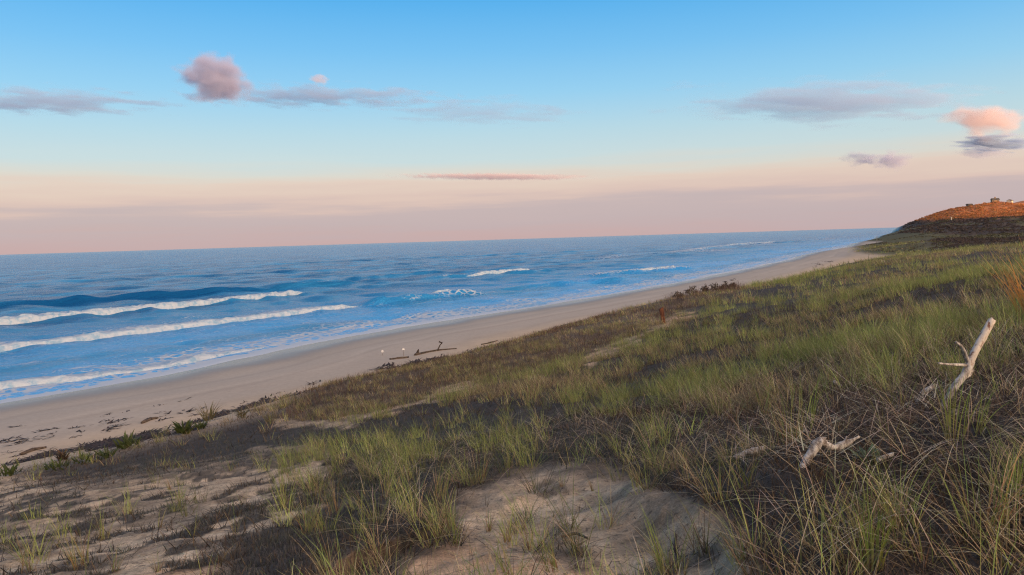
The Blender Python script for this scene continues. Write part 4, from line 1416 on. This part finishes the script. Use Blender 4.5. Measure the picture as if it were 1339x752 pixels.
def house(px_, py_, dist, w, d, h, rh, rz, wall, lab, chimney=False, deck=False):
    ys = np.linspace(560, 820, 130)
    pp = np.array([at_y(px_, py_, q) for q in ys])
    zz = gz(pp[:, 0], pp[:, 1])[0]
    kk = int(np.argmax((zz - EYE) / ys))
    g = np.array([pp[kk, 0], pp[kk, 1], zz[kk] - .6])
    root = empty('house', (g[0], g[1], g[2]), rz)
    tag(root, lab, 'house', 'houses on the bluff top')
    hw, hd = w / 2, d / 2
    v = [(-hw, -hd, -3), (hw, -hd, -3), (hw, hd, -3), (-hw, hd, -3), (-hw, -hd, h), (hw, -hd, h), (hw, hd, h), (-hw, hd, h), (-hw, 0, h + rh), (hw, 0, h + rh)]
    f = [[0, 1, 5, 4], [2, 3, 7, 6], [1, 2, 6, 9, 5], [3, 0, 4, 8, 7]]
    poly_obj('wall', [(v, f)], wall, root, (0, 0, 0), False)
    e, th = .35, .22
    v = []
    for x in (-hw - e, hw + e):
        k = rh / hd
        v += [(x, -hd - e, h - e * k + .02), (x, 0, h + rh + .02), (x, hd + e, h - e * k + .02), (x, hd + e, h - e * k + th), (x, 0, h + rh + th + .05), (x, -hd - e, h - e * k + th)]
    f = [[0, 1, 4, 5], [1, 2, 3, 4], [11, 10, 7, 6], [10, 9, 8, 7]] + [[i, 6 + i, 6 + (i + 1) % 6, (i + 1) % 6] for i in range(6)]
    rf = poly_obj('roof', [(v, f)], M_ROOF, root, (0, 0, 0), False)
    if chimney:
        poly_obj('chimney', [box_vf(-.5, .5, -.5, .5, h + rh * .5, h + rh + 1.4)], M_WALL, rf, (0, 0, 0), False)
    for x in np.linspace(-hw * .6, hw * .6, 2):
        poly_obj('window', [box_vf(x - .4, x + .4, -hd - .05, -hd + .02, h - 1.9, h - .6)], M_GLASS, root, (0, 0, 0), False)
    if deck:
        poly_obj('deck', [box_vf(-hw - 5, -hw - .01, -hd, hd * .6, 0, .3), box_vf(-hw - 4.8, -hw - 4.5, -hd + .1, -hd + .4, -3, 0), box_vf(-hw - 4.8, -hw - 4.5, hd * .4, hd * .5, -3, 0)], M_WALL, root, (0, 0, 0), False)
    return root


house(1301, 270.5, 712, 5.6, 5, 2.7, 1.3, R(-18), M_WALL, 'shingled house with a dark roof and deck on the highest bluff top', True, True)
house(1320.5, 269.8, 716, 3.4, 4, 2.0, 1.1, R(35), M_WALLW, 'small pale sunlit house among scrub beside the shingled house')
house(1267.5, 273.0, 712, 4.0, 4, 1.6, .5, R(-5), M_WALL, 'low brown cottage by itself nearer the seaward end of the bluff')
g = hit(1244, 289)
o = poly_obj('signal_post', [box_vf(-.22, .22, -.22, .22, -1, 2.6), box_vf(-.4, .4, -.4, .4, 2.6, 2.9)], M_WALLW, None, (0, 0, 0), False)
o.location = g
tag(o, 'small pale post on the sunlit brow of the far bluff', 'post')

# ------------------------------------------------------------------ clouds
def mat_cloud(name, dens, stretch, seed, lo, hi, col=(.98, .96, .97), scale=1.6, amp=1.7):
    m, nt, out = new_mat(name)
    tc = nd(nt, 'ShaderNodeTexCoord')
    ln = nd(nt, 'ShaderNodeVectorMath', {0: tc.outputs['Object']}, operation='LENGTH')
    mp = nd(nt, 'ShaderNodeMapping', {'Vector': tc.outputs['Object'], 'Location': (seed * 3.7, seed * 1.3, seed * .7), 'Scale': stretch})
    nz = nd(nt, 'ShaderNodeTexNoise', {'Vector': mp.outputs[0], 'Scale': scale, 'Detail': 4.5, 'Roughness': .55})
    core = mrange(nt, ln.outputs['Value'], .25, 1.0, .55, -.42, False)
    v = mth(nt, 'ADD', core, mth(nt, 'MULTIPLY', mth(nt, 'SUBTRACT', nz.outputs[0], .5), amp))
    d = mth(nt, 'MULTIPLY', mrange(nt, v, lo, hi), dens)
    pv = nd(nt, 'ShaderNodeVolumePrincipled', {'Color': (*col, 1), 'Density': d, 'Anisotropy': .1})
    nt.links.new(pv.outputs[0], out.inputs['Volume'])
    return m


def ico(sub=2):
    import bmesh
    b = bmesh.new()
    bmesh.ops.create_icosphere(b, subdivisions=sub, radius=1.0)
    me = bpy.data.meshes.new('cloud')
    b.to_mesh(me)
    b.free()
    return me


CD = 3000.0
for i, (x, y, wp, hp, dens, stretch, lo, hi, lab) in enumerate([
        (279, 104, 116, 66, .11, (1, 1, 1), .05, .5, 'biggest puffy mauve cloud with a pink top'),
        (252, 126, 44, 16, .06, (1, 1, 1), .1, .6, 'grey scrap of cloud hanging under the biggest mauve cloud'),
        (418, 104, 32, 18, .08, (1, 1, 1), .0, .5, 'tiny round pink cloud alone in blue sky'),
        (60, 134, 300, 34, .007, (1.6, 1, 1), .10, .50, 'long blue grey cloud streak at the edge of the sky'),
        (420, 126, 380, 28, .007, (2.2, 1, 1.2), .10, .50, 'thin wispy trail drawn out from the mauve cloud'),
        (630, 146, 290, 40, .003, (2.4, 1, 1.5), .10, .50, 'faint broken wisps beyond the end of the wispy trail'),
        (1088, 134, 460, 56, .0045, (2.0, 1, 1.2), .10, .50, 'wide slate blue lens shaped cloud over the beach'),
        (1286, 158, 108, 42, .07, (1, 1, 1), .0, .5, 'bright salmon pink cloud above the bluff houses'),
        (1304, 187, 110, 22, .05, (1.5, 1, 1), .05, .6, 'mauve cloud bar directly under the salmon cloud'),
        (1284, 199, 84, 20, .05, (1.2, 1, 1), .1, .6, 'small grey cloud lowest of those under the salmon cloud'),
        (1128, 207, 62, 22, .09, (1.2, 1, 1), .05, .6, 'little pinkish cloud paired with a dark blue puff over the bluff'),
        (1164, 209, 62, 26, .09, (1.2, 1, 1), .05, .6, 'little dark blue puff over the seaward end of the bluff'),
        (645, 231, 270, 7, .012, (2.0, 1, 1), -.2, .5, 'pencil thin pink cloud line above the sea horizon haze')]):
    D_ = CD * (1 + .03 * i)
    d = ray(x, y)
    d = d / np.linalg.norm(d)
    c = np.array([0, 0, EYE]) + d * D_
    k = D_ / F * .5
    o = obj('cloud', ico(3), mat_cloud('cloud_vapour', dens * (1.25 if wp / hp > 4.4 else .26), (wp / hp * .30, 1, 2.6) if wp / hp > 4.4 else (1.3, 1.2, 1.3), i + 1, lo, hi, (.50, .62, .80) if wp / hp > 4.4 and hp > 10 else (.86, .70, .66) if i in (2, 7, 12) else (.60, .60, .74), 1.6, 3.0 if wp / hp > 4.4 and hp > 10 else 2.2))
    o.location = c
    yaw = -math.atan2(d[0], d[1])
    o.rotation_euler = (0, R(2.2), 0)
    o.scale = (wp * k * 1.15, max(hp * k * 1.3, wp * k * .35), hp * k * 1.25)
    tag(o, lab, 'cloud', 'evening clouds')

# ------------------------------------------------------------------ light
SUN_AZ, SUN_EL = 136.0, 2.75
sd = bpy.data.lights.new('sun', 'SUN')
so = bpy.data.objects.new('sun', sd)
COL.objects.link(so)
dirv = Vector((math.sin(R(SUN_AZ)) * math.cos(R(SUN_EL)), math.cos(R(SUN_AZ)) * math.cos(R(SUN_EL)), math.sin(R(SUN_EL))))
so.rotation_euler = dirv.to_track_quat('Z', 'Y').to_euler()
sd.energy = 5.0
sd.angle = R(.5)
sd.color = (1.0, .54, .29)

w = bpy.data.worlds.new('World')
SC.world = w
w.use_nodes = True
nt = w.node_tree
nt.nodes.clear()
out = nt.nodes.new('ShaderNodeOutputWorld')
tc = nd(nt, 'ShaderNodeTexCoord')
sky = nd(nt, 'ShaderNodeTexSky', sky_type='NISHITA', sun_disc=False, sun_elevation=R(SUN_EL), sun_rotation=R(SUN_AZ), altitude=10.0, air_density=1.0, dust_density=1.0, ozone_density=3.0)
sx = nd(nt, 'ShaderNodeSeparateXYZ', {0: tc.outputs['Generated']})
z = sx.outputs[2]
el = mth(nt, 'MULTIPLY', mth(nt, 'ARCSINE', z), 180 / math.pi)
# banks of haze low down are streaky: noise stretched along the horizon
mp = nd(nt, 'ShaderNodeMapping', {'Vector': tc.outputs['Generated'], 'Scale': (2.2, 2.2, 34)})
nz = nd(nt, 'ShaderNodeTexNoise', {'Vector': mp.outputs[0], 'Scale': 1.6, 'Detail': 5.0, 'Roughness': .55})
low = mrange(nt, el, 9, 2, 0, 1)
el2 = mth(nt, 'ADD', el, mth(nt, 'MULTIPLY', mth(nt, 'SUBTRACT', nz.outputs[0], .5), mth(nt, 'MULTIPLY', low, 3.6)))
fac = mth(nt, 'DIVIDE', mth(nt, 'ADD', el2, 2.0), 92.0)
ramp = nt.nodes.new('ShaderNodeValToRGB')
nt.links.new(fac, ramp.inputs[0])


def lin(c):
    return [((v / 255 + .055) / 1.055) ** 2.4 if v > 10 else v / 255 / 12.92 for v in c]


STOPS = [(-2, (188, 166, 170)), (0, (204, 176, 176)), (1.4, (197, 180, 184)), (2.5, (200, 181, 184)), (3.2, (222, 194, 186)), (4.4, (230, 206, 192)), (5.2, (222, 216, 206)),
         (6.2, (204, 220, 222)), (8.2, (186, 217, 229)), (11, (152, 208, 240)), (14, (121, 193, 241)), (17.5, (86, 176, 237)), (30, (76, 146, 216)), (55, (124, 146, 178)), (90, (165, 160, 162))]  # overhead stops, out of view, raised to neutral as added fill light
cr = ramp.color_ramp
while len(cr.elements) > 1:
    cr.elements.remove(cr.elements[-1])
for i, (e, c) in enumerate(STOPS):
    p = (e + 2) / 92
    q = cr.elements[0] if i == 0 else cr.elements.new(p)
    q.position = p
    q.color = (*lin(c), 1)
# unseen sunset side of the sky, warmed and brightened as fill for the land
dt = nd(nt, 'ShaderNodeVectorMath', {0: tc.outputs['Generated'], 1: (math.sin(R(SUN_AZ)), math.cos(R(SUN_AZ)), 0)}, operation='DOT_PRODUCT')
gl = mrange(nt, dt.outputs['Value'], .0, 1.0, 0, 1)
glow = mth(nt, 'MULTIPLY', gl, mrange(nt, el, 5, 75, 1, 0))
c = mix_rgb(nt, glow, ramp.outputs[0], (7.0, 4.9, 3.15))
b1 = nd(nt, 'ShaderNodeBackground', {0: c, 1: .92})
b2 = nd(nt, 'ShaderNodeBackground', {0: sky.outputs[0], 1: .05})
ad = nd(nt, 'ShaderNodeAddShader', {0: b1.outputs[0], 1: b2.outputs[0]})
nt.links.new(ad.outputs[0], out.inputs[0])

SC.view_settings.view_transform = 'Standard'
SC.view_settings.look = 'None'
SC.view_settings.exposure = 0.0
SC.view_settings.gamma = 1.0
SC.render.engine = 'CYCLES'
SC.cycles.use_denoising = True
SC.cycles.denoiser = 'OPENIMAGEDENOISE'
SC.cycles.denoising_input_passes = 'RGB_ALBEDO_NORMAL'
SC.cycles.denoising_prefilter = 'NONE'
SC.cycles.use_adaptive_sampling = False
SC.cycles.filter_width = 1.2
SC.cycles.max_bounces = 5
SC.cycles.diffuse_bounces = 2
SC.cycles.glossy_bounces = 2
SC.cycles.transmission_bounces = 2
SC.cycles.volume_bounces = 2
SC.cycles.transparent_max_bounces = 8
SC.cycles.caustics_reflective = False
SC.cycles.caustics_refractive = False
